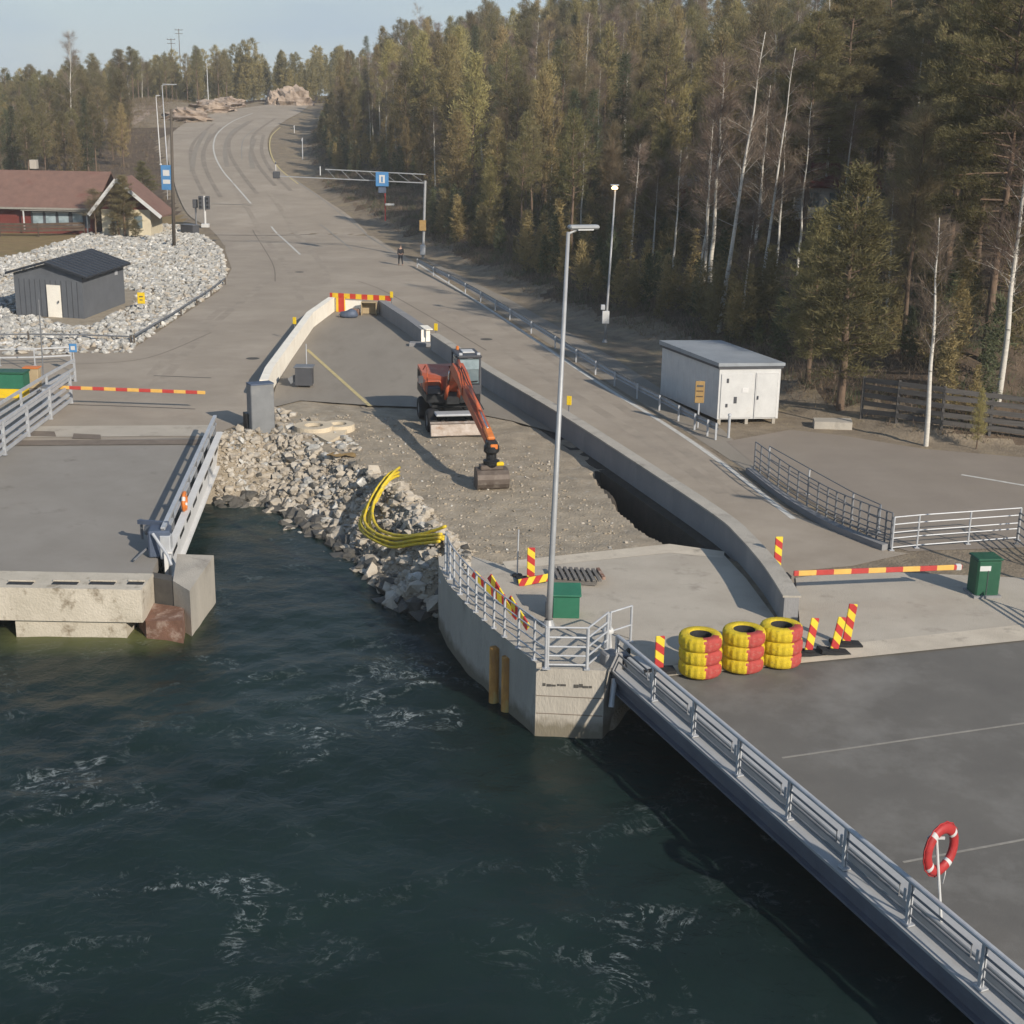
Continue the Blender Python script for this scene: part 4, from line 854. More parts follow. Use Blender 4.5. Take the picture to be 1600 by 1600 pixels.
MB().box((.75, .1, .22), (.1, .9, .09), rz=.3).build('loose_bar', 'rust', t)
# hoses
hp0 = [(622, 757), (606, 772), (588, 800), (575, 826), (573, 850), (588, 868), (620, 874), (655, 868), (692, 863)]
for i in range(6):
    off = (i - 2.5); pts = []
    for j, (a, b_) in enumerate(hp0):
        w = math.sin(math.pi * (j + .6) / (len(hp0) + .2)); q = G(a + off * 3.4 * w + random.uniform(-1.5, 1.5) + off * .8, b_ - off * 1.9 * w + random.uniform(-1, 1)); q.z = max(q.z, -1.5) + .32 + .12 * (i % 3) + .25 * w; pts.append(q)
    pts = smooth_pts(pts, 6); t = thing('hose', ['yellow hose in the bundle over the rubble slope, outermost at the bend', 'yellow hose in the bundle, second from the outside of the bend', 'yellow hose in the bundle, third from the outside of the bend', 'yellow hose in the bundle, third from the inside of the bend', 'yellow hose in the bundle, second from the inside of the bend', 'yellow hose in the bundle over the rubble slope, innermost at the bend'][i], 'hose', pts[0], group='yellow hoses on the rubble')
    MB().tube([q + Vector((random.uniform(-.008, .008), random.uniform(-.008, .008), random.uniform(-.008, .008))) for q in pts], [.05 + .008 * (k_ % 2) for k_ in range(len(pts))], 9).build('hose_tube', 'hose', t, True, world=True)

# ------------------------------------------------------------------ barrier gates
def boom(pa, pb, n_label, cab=None, stand=None):
    t = thing('barrier_gate', n_label, 'barrier', pb); d = (pa - pb); L_ = Vector((d.x, d.y, 0)).length
    o = MB().box((L_ / 2, 0, 0), (L_, .07, .16), bev=.015).build('boom', 'stripe_boom', t); o.location = (0, 0, 0); o.rotation_euler = (0, -math.asin((pa.z - pb.z) / L_), math.atan2(d.y, d.x)); return t
pb = at_depth(1503, 886, P(1530, 936).y + .25); pa = at_depth(1240, 896, P(1240, 945).y)
t = boom(pa, pb, 'red and yellow barrier boom with a green cabinet across the right ramp approach')
c = P(1540, 934, .05) + Vector((0, .35, 0)) - pb
cb = MB().box(c + Vector((0, 0, .58)), (.74, .66, 1.16), rz=.12, bev=.05).build('cabinet', 'green', t); MB().box(c + Vector((0, 0, 1.19)), (.8, .72, .07), rz=.12, bev=.025).build('cabinet_lid', 'green', cb)
MB().box(c + Vector((-.1, -.335, .92)), (.34, .02, .16), rz=.12).build('label_plate', 'white_paint', cb); MB().box(c + Vector((.0, -.33, .45)), (.02, .03, .8), rz=.12).build('door_seam', 'trim_dark', cb)
MB().box(c + Vector((0, 0, .03)), (.86, .8, .08), rz=.12).build('plinth', 'concrete_grey', t); MB().box(Vector((-.12, 0, 0)), (.2, .14, .2), bev=.03).build('boom_clamp', 'white_paint', t)
pb = P(84, 636, .0) + Vector((0, 0, .95)); pa = P(322, 644, 0) + Vector((0, 0, .92))
t = boom(pa, pb, 'red and yellow barrier boom across the old left ramp')
MB().box((-.25, 0, -.5), (.4, .45, .95), bev=.04).build('cabinet', 'galv', t); MB().box((-.25, 0, .02), (.44, .5, .08), bev=.02).build('cabinet_lid', 'galv_dark', t)
p = P(14, 622, .02); t = thing('grit_box', 'green and yellow grit box at the left edge by the old ramp railing', 'bin', p)
MB().prism([(-1, 0), (.75, 0), (.75, .9), (-1, .9)], .45, 1.15).build('box_body', 'green_bin', t); MB().box((-.12, .45, 1.2), (1.85, 1.0, .1), bev=.03).build('lid', 'green', t); MB().prism([(-.95, .02), (.7, .02), (.7, .88), (-.95, .88)], 0, .45).build('base', 'yellow', t)
p = P(52, 606, .02); t = thing('cabinet', 'pale salmon roadside cabinet between the green box and the railing', 'cabinet', p); MB().box((0, 0, .5), (.72, .5, 1.0), bev=.03).build('cabinet_body', 'plywood', t); MB().box((0, 0, 1.03), (.8, .58, .06), bev=.02).build('cabinet_lid', 'orange', t)
p = P(68, 590, .02); t = thing('marker_pole', 'thin dark pole standing left of the old ramp barrier', 'pole', p); MB().tube([(0, 0, 0), (.06, 0, 4.0)], .035, 8).build('pole', 'galv_dark', t); MB().lathe([(0, 0), (.2, 0), (.15, .06), (0, .08)], n=10).build('foot', 'concrete_grey', t)
p = P(117, 582, .02); t = thing('sign_post', 'small blue and white sign at the end of the left railing', 'sign', p); MB().tube([(0, 0, 0), (0, 0, 1.3)], .03, 8).build('post', 'galv', t); MB().box((0, -.04, 1.3), (.4, .03, .45), bev=.01).build('sign_plate', 'blue_sign', t); MB().box((0, -.06, 1.3), (.22, .012, .2)).build('symbol', 'white_paint', t)

# ------------------------------------------------------------------ white technical hut on the right
A = P(1120, 657, .2); wd = Vector((math.cos(R(9)), math.sin(R(9)), 0)); ldv = Vector((-.35, .937, 0)); WD, LD, HH = 2.9, 5.9, 2.62
t = thing('container_hut', 'white site hut with a flat grey roof standing on short feet by the forest edge', 'hut', A)
q = [A, A + wd * WD, A + wd * WD + ldv * LD, A + ldv * LD]
mb = MB(); mb.prism([(p.x, p.y) for p in q], .25, HH); mb.build('hut_body', 'white_paint', t, world=True)
q2 = [A - wd * .12 - ldv * .12, A + wd * (WD + .12) - ldv * .12, A + wd * (WD + .12) + ldv * (LD + .12), A - wd * .12 + ldv * (LD + .12)]
rf = MB().prism([(p.x, p.y) for p in q2], HH + .10, [HH + .26, HH + .24, HH + .28, HH + .30]).build('roof', 'roof_grey', t, world=True)
q3 = [A - wd * .08 - ldv * .08, A + wd * (WD + .08) - ldv * .08, A + wd * (WD + .08) + ldv * (LD + .08), A - wd * .08 + ldv * (LD + .08)]
MB().prism([(p.x, p.y) for p in q3], HH - .02, HH + .102).build('fascia', 'trim_dark', rf, world=True)
fn = -Vector((-wd.y, wd.x, 0)); fa = math.atan2(wd.y, wd.x)
def onface(u, z, o=.02): return A + wd * u + fn * o + Vector((0, 0, z - A.z))
dr = MB().box(onface(2.27, 1.33), (1.0, .05, 2.05), rz=fa, bev=.01).build('door', 'white_paint', t, world=True)
mb = MB()
for u, z, w, h in ((2.27, 2.38, 1.06, .03), (1.75, 1.33, .03, 2.1), (2.79, 1.33, .03, 2.1)): mb.box(onface(u, z, .03), (w, .03, h), rz=fa)
mb.build('door_frame', 'container_side', dr, world=True); MB().box(onface(1.86, 1.25, .07), (.05, .06, .16), rz=fa).build('handle', 'trim_dark', dr, world=True)
MB().box(onface(.85, 1.33), (1.5, .04, 2.05), rz=fa, bev=.01).build('panel', 'white_paint', t, world=True)
for u, z, w, h in ((.4, 2.05, .1, .2), (.4, .9, .1, .16), (.8, 1.15, .14, .3), (1.25, 1.6, .3, .22)): MB().box(onface(u, z, .045), (w, .03, h), rz=fa).build('latch', 'trim_dark' if w < .2 else 'container_side', t, world=True)
for i in range(3):
    for jj in (0.1, LD - .2):
        p = A + wd * (.15 + i * 1.3) + ldv * jj; MB().box((p.x, p.y, .12), (.14, .14, .28)).build('foot', 'concrete', t, world=True)
mb = MB()
for i in range(1, 10): mb.box(A + ldv * (i * .59) - wd * .003 + Vector((0, 0, 1.2)), (.012, .03, 2.3), rz=math.atan2(ldv.y, ldv.x) - math.pi / 2)
mb.build('wall_seam', 'container_side', t, world=True)
p = G(1300, 668); t = thing('stone_slab', 'low pale concrete slab lying beside the white hut', 'slab', p); MB().prism([(-.9, -.4), (.8, -.5), (.95, .5), (-.8, .45)], -.1, .34).build('slab_body', 'concrete', t)
# sign and marker posts in front of the hut
def sign(p, h, w, hh, mat, label, zlow=None, sym=None, name='road_sign', rz=0.):
    t = thing(name, label, 'sign', p, rz); MB().tube([(0, 0, 0), (0, 0, h)], .04, 8).build('post', 'galv', t)
    s_ = MB().box((0, -.06, h - hh / 2), (w, .04, hh), bev=.012).build('sign_plate', mat, t)
    for (u, z, a, b_, mm) in sym or (): MB().box((u, -.085, h - hh / 2 + z), (a, .012, b_)).build('symbol', mm, s_)
    return t
sign(P(1090, 668, .01), 2.15, .42, 1.0, 'sign_ochre', 'narrow weathered yellow sign on a post in front of the white hut', sym=((0, .28, .3, .08, 'trim_dark'), (0, .05, .3, .05, 'fence_brown'), (0, -.2, .3, .05, 'fence_brown')))
p = P(1138, 684, .01); t = thing('marker_post', 'short pale post at the front corner of the white hut', 'post', p); MB().tube([(0, 0, 0), (0, 0, 1.0)], .06, 8).lathe([(0, 1.0), (.09, 1.0), (.07, 1.08), (0, 1.1)], n=10).build('post', 'galv', t)

# ------------------------------------------------------------------ guard rail and railings on the right
def guardrail(label, px, h=.75):
    pts = resample(smooth_pts([G(*p) for p in px], 4), 2.0); t = thing('guard_rail', label, 'guard rail', pts[0])
    for i in range(0, len(pts), 2): MB().beam(pts[i] - Vector((0, 0, .2)), pts[i] + Vector((0, 0, h)), .08, .1).build('post', 'galv', t, world=True)
    a = offs(pts, .06); mb = MB(); n_ = len(a); prof = [(-.0, .32), (.05, .26), (.05, .2), (0, .14), (.05, .08), (.05, .02), (0, -.02)]
    for k_ in range(len(prof) - 1):
        A_ = [q + Vector((0, 0, h - .32 + prof[k_][1])) for q in offs(pts, .06 + prof[k_][0])]; B_ = [q + Vector((0, 0, h - .32 + prof[k_ + 1][1])) for q in offs(pts, .06 + prof[k_ + 1][0])]
        mb.strip(A_, B_)
    mb.build('beam', 'lamp_grey', t, world=True); return t
guardrail('long steel guard rail between the right lane and the forest', [(652, 418), (740, 465), (830, 521), (900, 566), (960, 604), (1030, 642), (1085, 672), (1118, 688)])
t = thing('railing', 'dark curved ramp railing at the left side of the parking ground', 'railing', P(1178, 744, .02))
rb = resample(smooth_pts([P(a, b_, .02) for a, b_ in ((1178, 738), (1230, 778), (1290, 815), (1340, 838), (1390, 858))], 4), 1.5)
railing(t, rb, 1.25, (.12, .3, .48, .68, .95, 1.25), mp='galv_dark', mr='galv_dark', rail_r=.022)
rb2 = [P(1200, 735, .02), P(1262, 772, .02), P(1330, 812, .02), P(1372, 832, .02)]
t = thing('railing', 'second dark railing just behind the curved ramp railing', 'railing', rb2[0]); railing(t, resample(rb2, 2.4), 1.0, (.5, 1.0), mp='galv', mr='galv_dark', rail_r=.02)
MB().prism([(p.x, p.y) for p in offs(rb, -.05) + offs(rb, -.35)[::-1]], -.1, .22).build('kerb', 'concrete_grey', t, world=True)
t = thing('railing', 'light straight railing along the front edge of the parking ground', 'railing', P(1393, 858, .02))
railing(t, [P(1393, 860, .02), P(1432, 856, .02), P(1512, 850, .02), P(1590, 844, .02)], 1.15, (.1, .42, .62, .9, 1.15), mp='galv', mr='galv', rail_r=.022)
t = thing('railing', 'dark railing turning away at the right edge of the parking ground', 'railing', P(1590, 846, .02))
railing(t, [P(1588, 850, .02), P(1620, 875, .02), P(1660, 900, .02)], 1.1, (.15, .4, .65, .9, 1.1), mp='galv_dark', mr='galv_dark')
t = thing('railing', 'grey railing on the far right side of the dark ramp beside the green cabinet', 'railing', P(1650, 1005, .05))
railing(t, [P(1622, 962, .05), P(1700, 1010, .05), P(1800, 1080, .03)], 1.1, (.25, .55, .85, 1.1), mp='galv', mr='galv', rail_r=.04)

# weathered board fence at the right
fb = [G(1345, 655), G(1400, 662), G(1470, 671), G(1545, 681), G(1640, 693), G(1760, 706)]
t = thing('board_fence', 'weathered grey fence of wide horizontal boards under the dark trees at right', 'fence', fb[0])
fr = resample(fb, 2.2)
for p in fr: p.z = lz(p.x, p.y)
for p in fr: MB().beam(p - Vector((0, 0, .3)), p + Vector((0, 0, 1.95)), .12, .12).build('post', 'fence_shaded', t, world=True)
for i, (a, b_) in enumerate(zip(fr[:-1], fr[1:])):
    mb = MB()
    for z in (.35, .72, 1.09, 1.46, 1.8): mb.beam(a + Vector((0, -.08, z + random.uniform(-.03, .03))), b_ + Vector((0, -.08, z + random.uniform(-.03, .03))), .03, .22)
    mb.build('board_panel', 'fence_shaded', t, world=True)

# ------------------------------------------------------------------ excavator
blade = P(725, 684, PIT_Z); bk = P(785, 768, PIT_Z); hd = (bk - blade); hd.z = 0; hd.normalize(); EO = blade - hd * 2.55 - Vector((.25, 0, 0)); EO.z = PIT_Z
ea = math.atan2(hd.y, hd.x); reach = Vector((bk.x - EO.x, bk.y - EO.y, 0)).length
t = thing('excavator', 'orange-red wheeled excavator with its long arm reaching down to a bucket on the gravel', 'excavator', EO, ea)
ch = MB(); ch.box((0, 0, .78), (3.6, .9, .42), bev=.06); ch.box((1.35, 0, .62), (.35, 2.0, .3), bev=.04); ch.box((-1.35, 0, .62), (.35, 2.0, .3), bev=.04); ch.box((0, 0, 1.03), (1.7, 1.9, .16), bev=.05)
ch.build('chassis', 'black_metal', t)
for sx in (-1.35, 1.35):
    for sy in (-1.02, 1.02):
        w_ = MB().lathe([(.26, -.22), (.42, -.24), (.52, -.17), (.54, 0), (.52, .17), (.42, .24), (.26, .22)], (sx, sy, .54), 22, 'Y').build('wheel', 'rubber', t, True)
        MB().lathe([(0, -.12), (.2, -.14), (.27, -.2), (.28, -.2), (.28, .2), (.27, .2), (.2, .14), (0, .12)], (sx, sy, .54), 16, 'Y').build('rim', 'rim_grey', w_)
bd = MB(); bd.box((2.42, 0, .32), (.14, 2.45, .55), rot=Matrix.Rotation(R(-14), 3, 'Y'), bev=.03); bd.box((2.36, 0, .62), (.12, 2.45, .10), rot=Matrix.Rotation(R(-40), 3, 'Y')); bd.box((1.95, .55, .5), (.8, .14, .2)); bd.box((1.95, -.55, .5), (.8, .14, .2)); bd.build('dozer_blade', 'steel_worn', t)
MB().box((1.95, .0, .95), (.75, 1.9, .1), bev=.03).build('step_plate', 'galv', t)
MB().lathe([(0, 1.1), (.75, 1.1), (.75, 1.28), (0, 1.28)], n=24).build('turntable', 'black_metal', t)
ub = MB(); ub.prism([(-2.0, -1.2), (-2.25, -.7), (-2.25, .7), (-2.0, 1.2), (1.25, 1.2), (1.25, .3), (1.5, .2), (1.5, -.35), (1.05, -.45), (1.05, -1.2)], 1.28, 1.62); ub.build('upper_frame', 'black_metal', t)
ho = MB(); ho.prism([(-2.02, -1.18), (-2.28, -.7), (-2.28, .7), (-2.02, 1.18), (-1.15, 1.18), (-1.15, .12), (.1, .12), (.1, -.3), (-.5, -1.18)], 1.622, [2.45, 2.4, 2.4, 2.45, 2.5, 2.5, 2.3, 2.25, 2.35]); ho = ho.build('engine_hood', 'hood_orange', t)
for i in range(5): MB().box((-1.9 + i * .18, -1.185, 2.05), (.08, .03, .45)).build('vent', 'black_metal', ho)
MB().box((-.02, -.82, 1.88), (.95, .75, .52), bev=.05).build('tool_box', 'orange_red', t)
MB().box((.62, -.85, 1.78), (.75, .6, .3), bev=.04).build('fuel_tank', 'trim_dark', t)
MB().tube([(-1.3, .55, 2.4), (-1.3, .55, 2.95)], .06, 10).build('exhaust', 'black_metal', t)
MB().tube([(.9, -1.15, 1.6), (.9, -1.15, 2.75), (.4, -1.15, 2.85), (-.4, -1.15, 2.5)], .025, 8).build('handrail', 'orange_red', t)
for y_ in (-.55,): MB().tube([(1.0, -1.3, 1.5), (1.15, -1.45, 2.25)], .02, 6).box((1.15, -1.47, 2.35), (.06, .22, .32)).build('mirror', 'trim_dark', t)
# cab: posts, glass, roof
cx0, cx1, cy0, cy1, cz0, cz1 = -.45, 1.32, .2, 1.2, 1.64, 3.3
cb = MB()
for x, y in ((cx0, cy0), (cx0, cy1), (cx1 - .12, cy0), (cx1 - .12, cy1), (.45, cy1)): cb.beam((x, y, cz0), (x + (.0 if x < 1 else -.12), y, cz1), .08, .08)
cb.box(((cx0 + cx1) / 2, (cy0 + cy1) / 2, cz0 + .22), (cx1 - cx0, cy1 - cy0, .44), bev=.04); cb = cb.build('cab', 'trim_dark', t)
MB().box(((cx0 + cx1) / 2 - .05, (cy0 + cy1) / 2, cz1 + .05), (cx1 - cx0 + .12, cy1 - cy0 + .1, .12), bev=.04).build('cab_roof', 'trim_dark', cb)
MB().box((.35, .75, cz1 + .14), (.7, .55, .06), bev=.02).build('roof_hatch', 'white_paint', cb)
MB().box((cx1 - .16, .7, (cz0 + cz1) / 2 + .22), (.03, .86, 1.12)).build('windscreen', 'glass', cb); MB().box((cx1 - .13, .7, cz1 - .32), (.03, .86, .42)).build('upper_window', 'glass_bright', cb)
for x0, x1 in ((cx0 + .06, .4), (.5, cx1 - .2)): MB().box(((x0 + x1) / 2, cy1 - .01, 2.7), (x1 - x0, .03, 1.0)).box(((x0 + x1) / 2, cy0 + .01, 2.7), (x1 - x0, .03, 1.0)).build('side_window', 'glass', cb)
MB().box((.35, .7, 2.15), (.5, .5, .5), bev=.08).box((.12, .7, 2.6), (.14, .48, .6), bev=.06).build('seat', 'rubber', cb)
MB().beam((cx1 - .09, .32, cz0 + .55), (cx1 - .09, .32 + .76, cz0 + .6), .04, .05).build('wiper', 'black_metal', cb)
for y in (.3, 1.1): MB().box((cx1 - .1, y, cz1 + .16), (.1, .16, .12), bev=.02).build('work_light', 'galv', cb)
MB().lathe([(0, .0), (.07, 0), (.07, .14), (0, .18)], (-.3, .4, cz1 + .11), 10).build('beacon', 'orange', cb)
# boom and arm, joints measured along the heading (s) and up (z)
def zfor(s_, py):
    lo, hi = -1., 8.
    for _ in range(40):
        m_ = (lo + hi) / 2; v = EO + hd * s_ + Vector((0, 0, m_)); lo, hi = (m_, hi) if project(v)[1] > py else (lo, m_)
    return (lo + hi) / 2
jr = Vector((1.1, -.1, 1.95)); k1 = Vector((2.9, -.1, zfor(2.9, 578))); k2 = Vector((5.3, -.1, zfor(5.3, 612))); k3 = Vector((reach - .75, -.1, zfor(reach - .75, 690)))
def box_link(pts, hs, w, name, mat, par):
    mb = MB(); n_ = len(pts); vs = []
    for i, p in enumerate(pts):
        d = (pts[min(i + 1, n_ - 1)] - pts[max(i - 1, 0)]).normalized(); u = Vector((-d.z, 0, d.x))
        for sy, su in ((-1, -1), (1, -1), (1, 1), (-1, 1)): vs.append(p + Vector((0, sy * w / 2, 0)) + u * hs[i] / 2 * su)
    fs = [(0, 1, 2, 3), tuple((n_ - 1) * 4 + k_ for k_ in (3, 2, 1, 0))]
    for i in range(n_ - 1):
        for k_ in range(4): fs.append((i * 4 + k_, (i + 1) * 4 + k_, (i + 1) * 4 + (k_ + 1) % 4, i * 4 + (k_ + 1) % 4))
    mb.add(vs, fs); return mb.build(name, mat, par)
bo = box_link([jr, jr.lerp(k1, .5) + Vector((0, 0, .15)), k1, k1.lerp(k2, .5) + Vector((0, 0, .12)), k2], [.4, .55, .6, .5, .36], .46, 'boom', 'orange_red', t)
ar = box_link([k2 + (k2 - k3).normalized() * .5, k2, k2.lerp(k3, .35), k3], [.3, .5, .42, .26], .36, 'arm', 'orange_red', t)
def ram(a, b_, par, r=.085):
    m_ = a.lerp(b_, .58); MB().tube([a, m_], r, 10).build('cylinder', 'orange_red', par, True); MB().tube([m_, b_], r * .55, 10).build('rod', 'chrome', par, True)
for y in (-.38, .18): ram(Vector((1.35, y, 1.5)), k1 + Vector((-.5, y + .1, -.15)), bo)
ram(k1 + Vector((.1, 0, .42)), k2 + (k2 - k3).normalized() * .45 + Vector((0, 0, .12)), bo)
ram(k2.lerp(k3, .1) + Vector((.1, .0, .42)), k2.lerp(k3, .85) + Vector((.2, 0, .26)), ar, .07)
for y in (-.05, .05): MB().tube([k1 + Vector((-.6, y, .36)), k1.lerp(k2, .5) + Vector((0, y, .46)), k2 + Vector((0, y, .42)), k2.lerp(k3, .5) + Vector((.1, y + .14, .28))], .025, 6).build('hydraulic_hose', 'black_metal', bo)
MB().beam(k2.lerp(k3, .82) + Vector((.12, 0, .14)), k3 + Vector((.12, 0, .06)), .3, .3, bev=.05).build('tilt_link', 'orange', ar)
tb = k3 + Vector((.2, 0, -.12)); tr_ = MB().lathe([(0, .8 - tb.z), (.2, .8 - tb.z), (.3, .95 - tb.z), (.32, 1.1 - tb.z), (.2, 1.15 - tb.z), (.2, -.3), (.3, -.2), (.3, .0), (.22, .1), (0, .12)], tb, 16).box(tb + Vector((0, 0, .05)), (.5, .42, .36), bev=.05).build('tiltrotator', 'black_metal', t)
MB().box(tb + Vector((.16, .05, .02)), (.24, .3, .22), bev=.04).build('rotator_cover', 'orange', tr_)
bx = tb.x + .02; zb = tb.z - .55; W2 = .60; n_ = 10; mb = MB(); hb_ = .78
prof = [(bx - .42, .02), (bx + .05, .0)] + [(bx + .05 + .40 * math.sin(R(a_)), hb_ * .5 - hb_ * .5 * math.cos(R(a_))) for a_ in (25, 50, 75, 100, 125, 150)] + [(bx - .05, hb_), (bx - .35, hb_ - .04)]
n_ = len(prof)
vs = [(x, -W2 - .1, z) for x, z in prof] + [(x, W2 - .1, z) for x, z in prof]; mb.add(vs, [(i, i + 1, n_ + i + 1, n_ + i) for i in range(n_ - 1)])
for sy in (-W2, W2): mb.add([(x, sy - .1, z) for x, z in prof], [tuple(range(n_))])
mb.box((bx, -.1, hb_ + .08), (.42, .9, .18), bev=.03); bkt = mb.build('bucket', 'bucket_steel', t)
sm = bkt.modifiers.new('thickness', 'SOLIDIFY'); sm.thickness = .04
MB().box((bx + .15, .2, hb_ + .22), (.2, .3, .14), bev=.03).build('coupler_lock', 'yellow', tr_)

# ------------------------------------------------------------------ grey shed on the white stones
A = P(132, 499); Bp = P(26, 492); u = (Bp - A).normalized(); v = Vector((-u.y, u.x, 0)); v = v if v.y > 0 else -v; wS = (Bp - A).length; lS = 7.4
v = (v * .4 + Vector((-.02, .6, 0))).normalized()
t = thing('shed', 'dark grey wooden shed with a black gable roof and a pale door among white stones', 'shed', A)
q = [A, A + u * wS, A + u * wS + v * lS, A + v * lS]; hE, hR = 2.75, 3.45
MB().prism([(p.x, p.y) for p in q], -.3, hE).build('wall', 'shed_grey', t, world=True)
def pt(a, b_, z): return A + u * (wS * a) + v * (lS * b_) + Vector((0, 0, z))
MB().add([pt(0, .004, hE - .01), pt(1, .004, hE - .01), pt(.5, .004, hR), pt(0, .996, hE - .01), pt(1, .996, hE - .01), pt(.5, .996, hR)], [(0, 1, 2), (5, 4, 3), (0, 2, 5, 3), (1, 4, 5, 2)]).build('gable', 'shed_grey', t, world=True)
ro = MB()
for s0, s1 in ((-.09, .5), (1.09, .5)):
    za = hE - .09 * 1.4 + .03; lo_ = [pt(s0, -.05, za), pt(s1, -.05, hR + .03), pt(s1, 1.05, hR + .03), pt(s0, 1.05, za)]
    ro.add(lo_ + [p + Vector((0, 0, .12)) for p in lo_], [(0, 1, 2, 3), (7, 6, 5, 4), (0, 4, 5, 1), (1, 5, 6, 2), (2, 6, 7, 3), (3, 7, 4, 0)])
ro = ro.build('roof', 'roof_black', t, world=True); mb = MB()
for i in range(12):
    for s0 in (-.09, 1.09):
        b_ = -.04 + 1.08 * i / 11; mb.beam(pt(s0, b_, hE + .04), pt(.5, b_, hR + .165), .04, .05)
mb.build('roof_rib', 'trim_dark', ro, world=True)
dr = MB().box(pt(.42, -.006, 1.05), (.98, .06, 2.1), rz=math.atan2(u.y, u.x)).build('door', 'concrete_white', t, world=True); MB().box(pt(.35, -.02, 1.05), (.05, .1, .14)).build('handle', 'trim_dark', dr, world=True)
mb = MB()
for i in range(1, 13): mb.box(pt(i / 13., -.002, 1.2), (.02, .02, 2.4), rz=math.atan2(u.y, u.x))
mb.build('board_seam', 'trim_dark', t, world=True)
for z in (2.3,): MB().box(pt(-.004, .8, z), (.06, .35, .3), rz=math.atan2(u.y, u.x)).build('vent', 'galv', t, world=True)
pad = MB().sheet(onz([P(108, 512), P(150, 508), P(212, 476), P(215, 455), P(180, 450), P(140, 480), P(60, 500)], .03)); struct('shed_pad', pad, 'gravel')
sign(G(222, 486), 1.25, .5, .75, 'yellow', 'small yellow sign standing in the white stones right of the grey shed', sym=((0, .1, .26, .07, 'trim_dark'), (0, -.12, .2, .06, 'trim_dark')))
t = thing('low_fence', 'low dark rail fence along the roadside edge of the white stones', 'fence', P(208, 538))
ef = resample([P(352, 445), P(330, 462), P(270, 502), P(210, 538)], 2.2)
for p in ef[::2]: MB().beam(p, p + Vector((0, 0, .55)), .09, .09).build('post', 'wood_pole', t, world=True)
MB().tube([p + Vector((0, 0, .5)) for p in ef], .06, 6).build('rail', 'galv_dark', t, world=True)
t = thing('low_fence', 'low dark rail fence along the lower edge of the white stones near the left edge', 'fence', P(0, 535))
ef = resample([P(205, 537), P(120, 534), P(45, 533), P(-60, 535)], 2.2)
for p in ef[::2]: MB().beam(p, p + Vector((0, 0, .5)), .09, .09).build('post', 'wood_pole', t, world=True)
MB().tube([p + Vector((0, 0, .42)) for p in ef], .05, 6).build('rail', 'galv_dark', t, world=True)

# ------------------------------------------------------------------ stones
def ico():
    f_ = (1 + 5 ** .5) / 2
    v_ = np.array([(-1, f_, 0), (1, f_, 0), (-1, -f_, 0), (1, -f_, 0), (0, -1, f_), (0, 1, f_), (0, -1, -f_), (0, 1, -f_), (f_, 0, -1), (f_, 0, 1), (-f_, 0, -1), (-f_, 0, 1)]) / 1.9
    f = np.array([(0, 11, 5), (0, 5, 1), (0, 1, 7), (0, 7, 10), (0, 10, 11), (1, 5, 9), (5, 11, 4), (11, 10, 2), (10, 7, 6), (7, 1, 8), (3, 9, 4), (3, 4, 2), (3, 2, 6), (3, 6, 8), (3, 8, 9), (4, 9, 5), (2, 4, 11), (6, 2, 10), (8, 6, 7), (9, 8, 1)])
    return v_, f
def stones(name, xy, size, mats, zf, weights=None, flat=.75, sink=.2):
    v0, f0 = ico(); n_ = len(xy); V_ = []; 
    s_ = size[0] * (size[1] / size[0]) ** (rng.random(n_) ** 1.6)
    jit = 1 + rng.uniform(-.42, .34, (n_, 12, 1)); sc_ = np.stack([rng.uniform(.8, 1.3, n_), rng.uniform(.7, 1.1, n_), rng.uniform(.5, .9, n_) * flat / .75], -1)
    ang = rng.uniform(0, 6.28, n_); tl = rng.uniform(-.5, .5, n_)
    v0 = np.sign(v0) * np.abs(v0) ** .72; v_ = v0[None] * jit * sc_[:, None, :] * s_[:, None, None]
    c_, q_ = np.cos(tl)[:, None], np.sin(tl)[:, None]; y_ = v_[..., 1] * c_ - v_[..., 2] * q_; z_ = v_[..., 1] * q_ + v_[..., 2] * c_; v_ = np.stack([v_[..., 0], y_, z_], -1)
    c_, q_ = np.cos(ang)[:, None], np.sin(ang)[:, None]; x_ = v_[..., 0] * c_ - v_[..., 1] * q_; y_ = v_[..., 0] * q_ + v_[..., 1] * c_; v_ = np.stack([x_, y_, v_[..., 2]], -1)
    v_ = v_ + np.stack([xy[:, 0], xy[:, 1], zf + s_ * (.5 - sink)], -1)[:, None, :]
    f_ = f0[None] + (np.arange(n_) * 12)[:, None, None]
    mi = rng.choice(len(mats), n_, p=weights).repeat(20)
    return tag(npmesh(name, v_.reshape(-1, 3), f_.reshape(-1, 3), mats, mi), kind='stuff')
def scatter(poly, dens):
    a = np.array([(p[0], p[1]) for p in poly]); lo, hi = a.min(0), a.max(0); n_ = int((hi - lo).prod() * dens); q_ = rng.uniform(lo, hi, (n_, 2)); return q_[inpoly(q_[:, 0], q_[:, 1], poly)]
BANK = [P(a, b_) for a, b_ in ((-120, 541), (210, 541), (345, 450), (356, 425), (345, 392), (322, 372), (285, 355), (225, 352), (150, 362), (90, 382), (20, 402), (-120, 415))]
xy = scatter(BANK, 15); sh = [pt(-.1, -.08, 0), pt(1.1, -.08, 0), pt(1.1, 1.02, 0), pt(-.1, 1.02, 0)]; xy = xy[~inpoly(xy[:, 0], xy[:, 1], sh)]; xy = xy[~inpoly(xy[:, 0], xy[:, 1], [P(108, 512), P(150, 508), P(212, 476), P(215, 455), P(180, 450), P(140, 480), P(60, 500)])]
o = stones('crushed_stone', xy, (.08, .27), ['stone_white', 'rock'], land(xy[:, 0], xy[:, 1]), [.85, .15], sink=.1); o['label'] = 'bank of pale crushed stone around the grey shed'
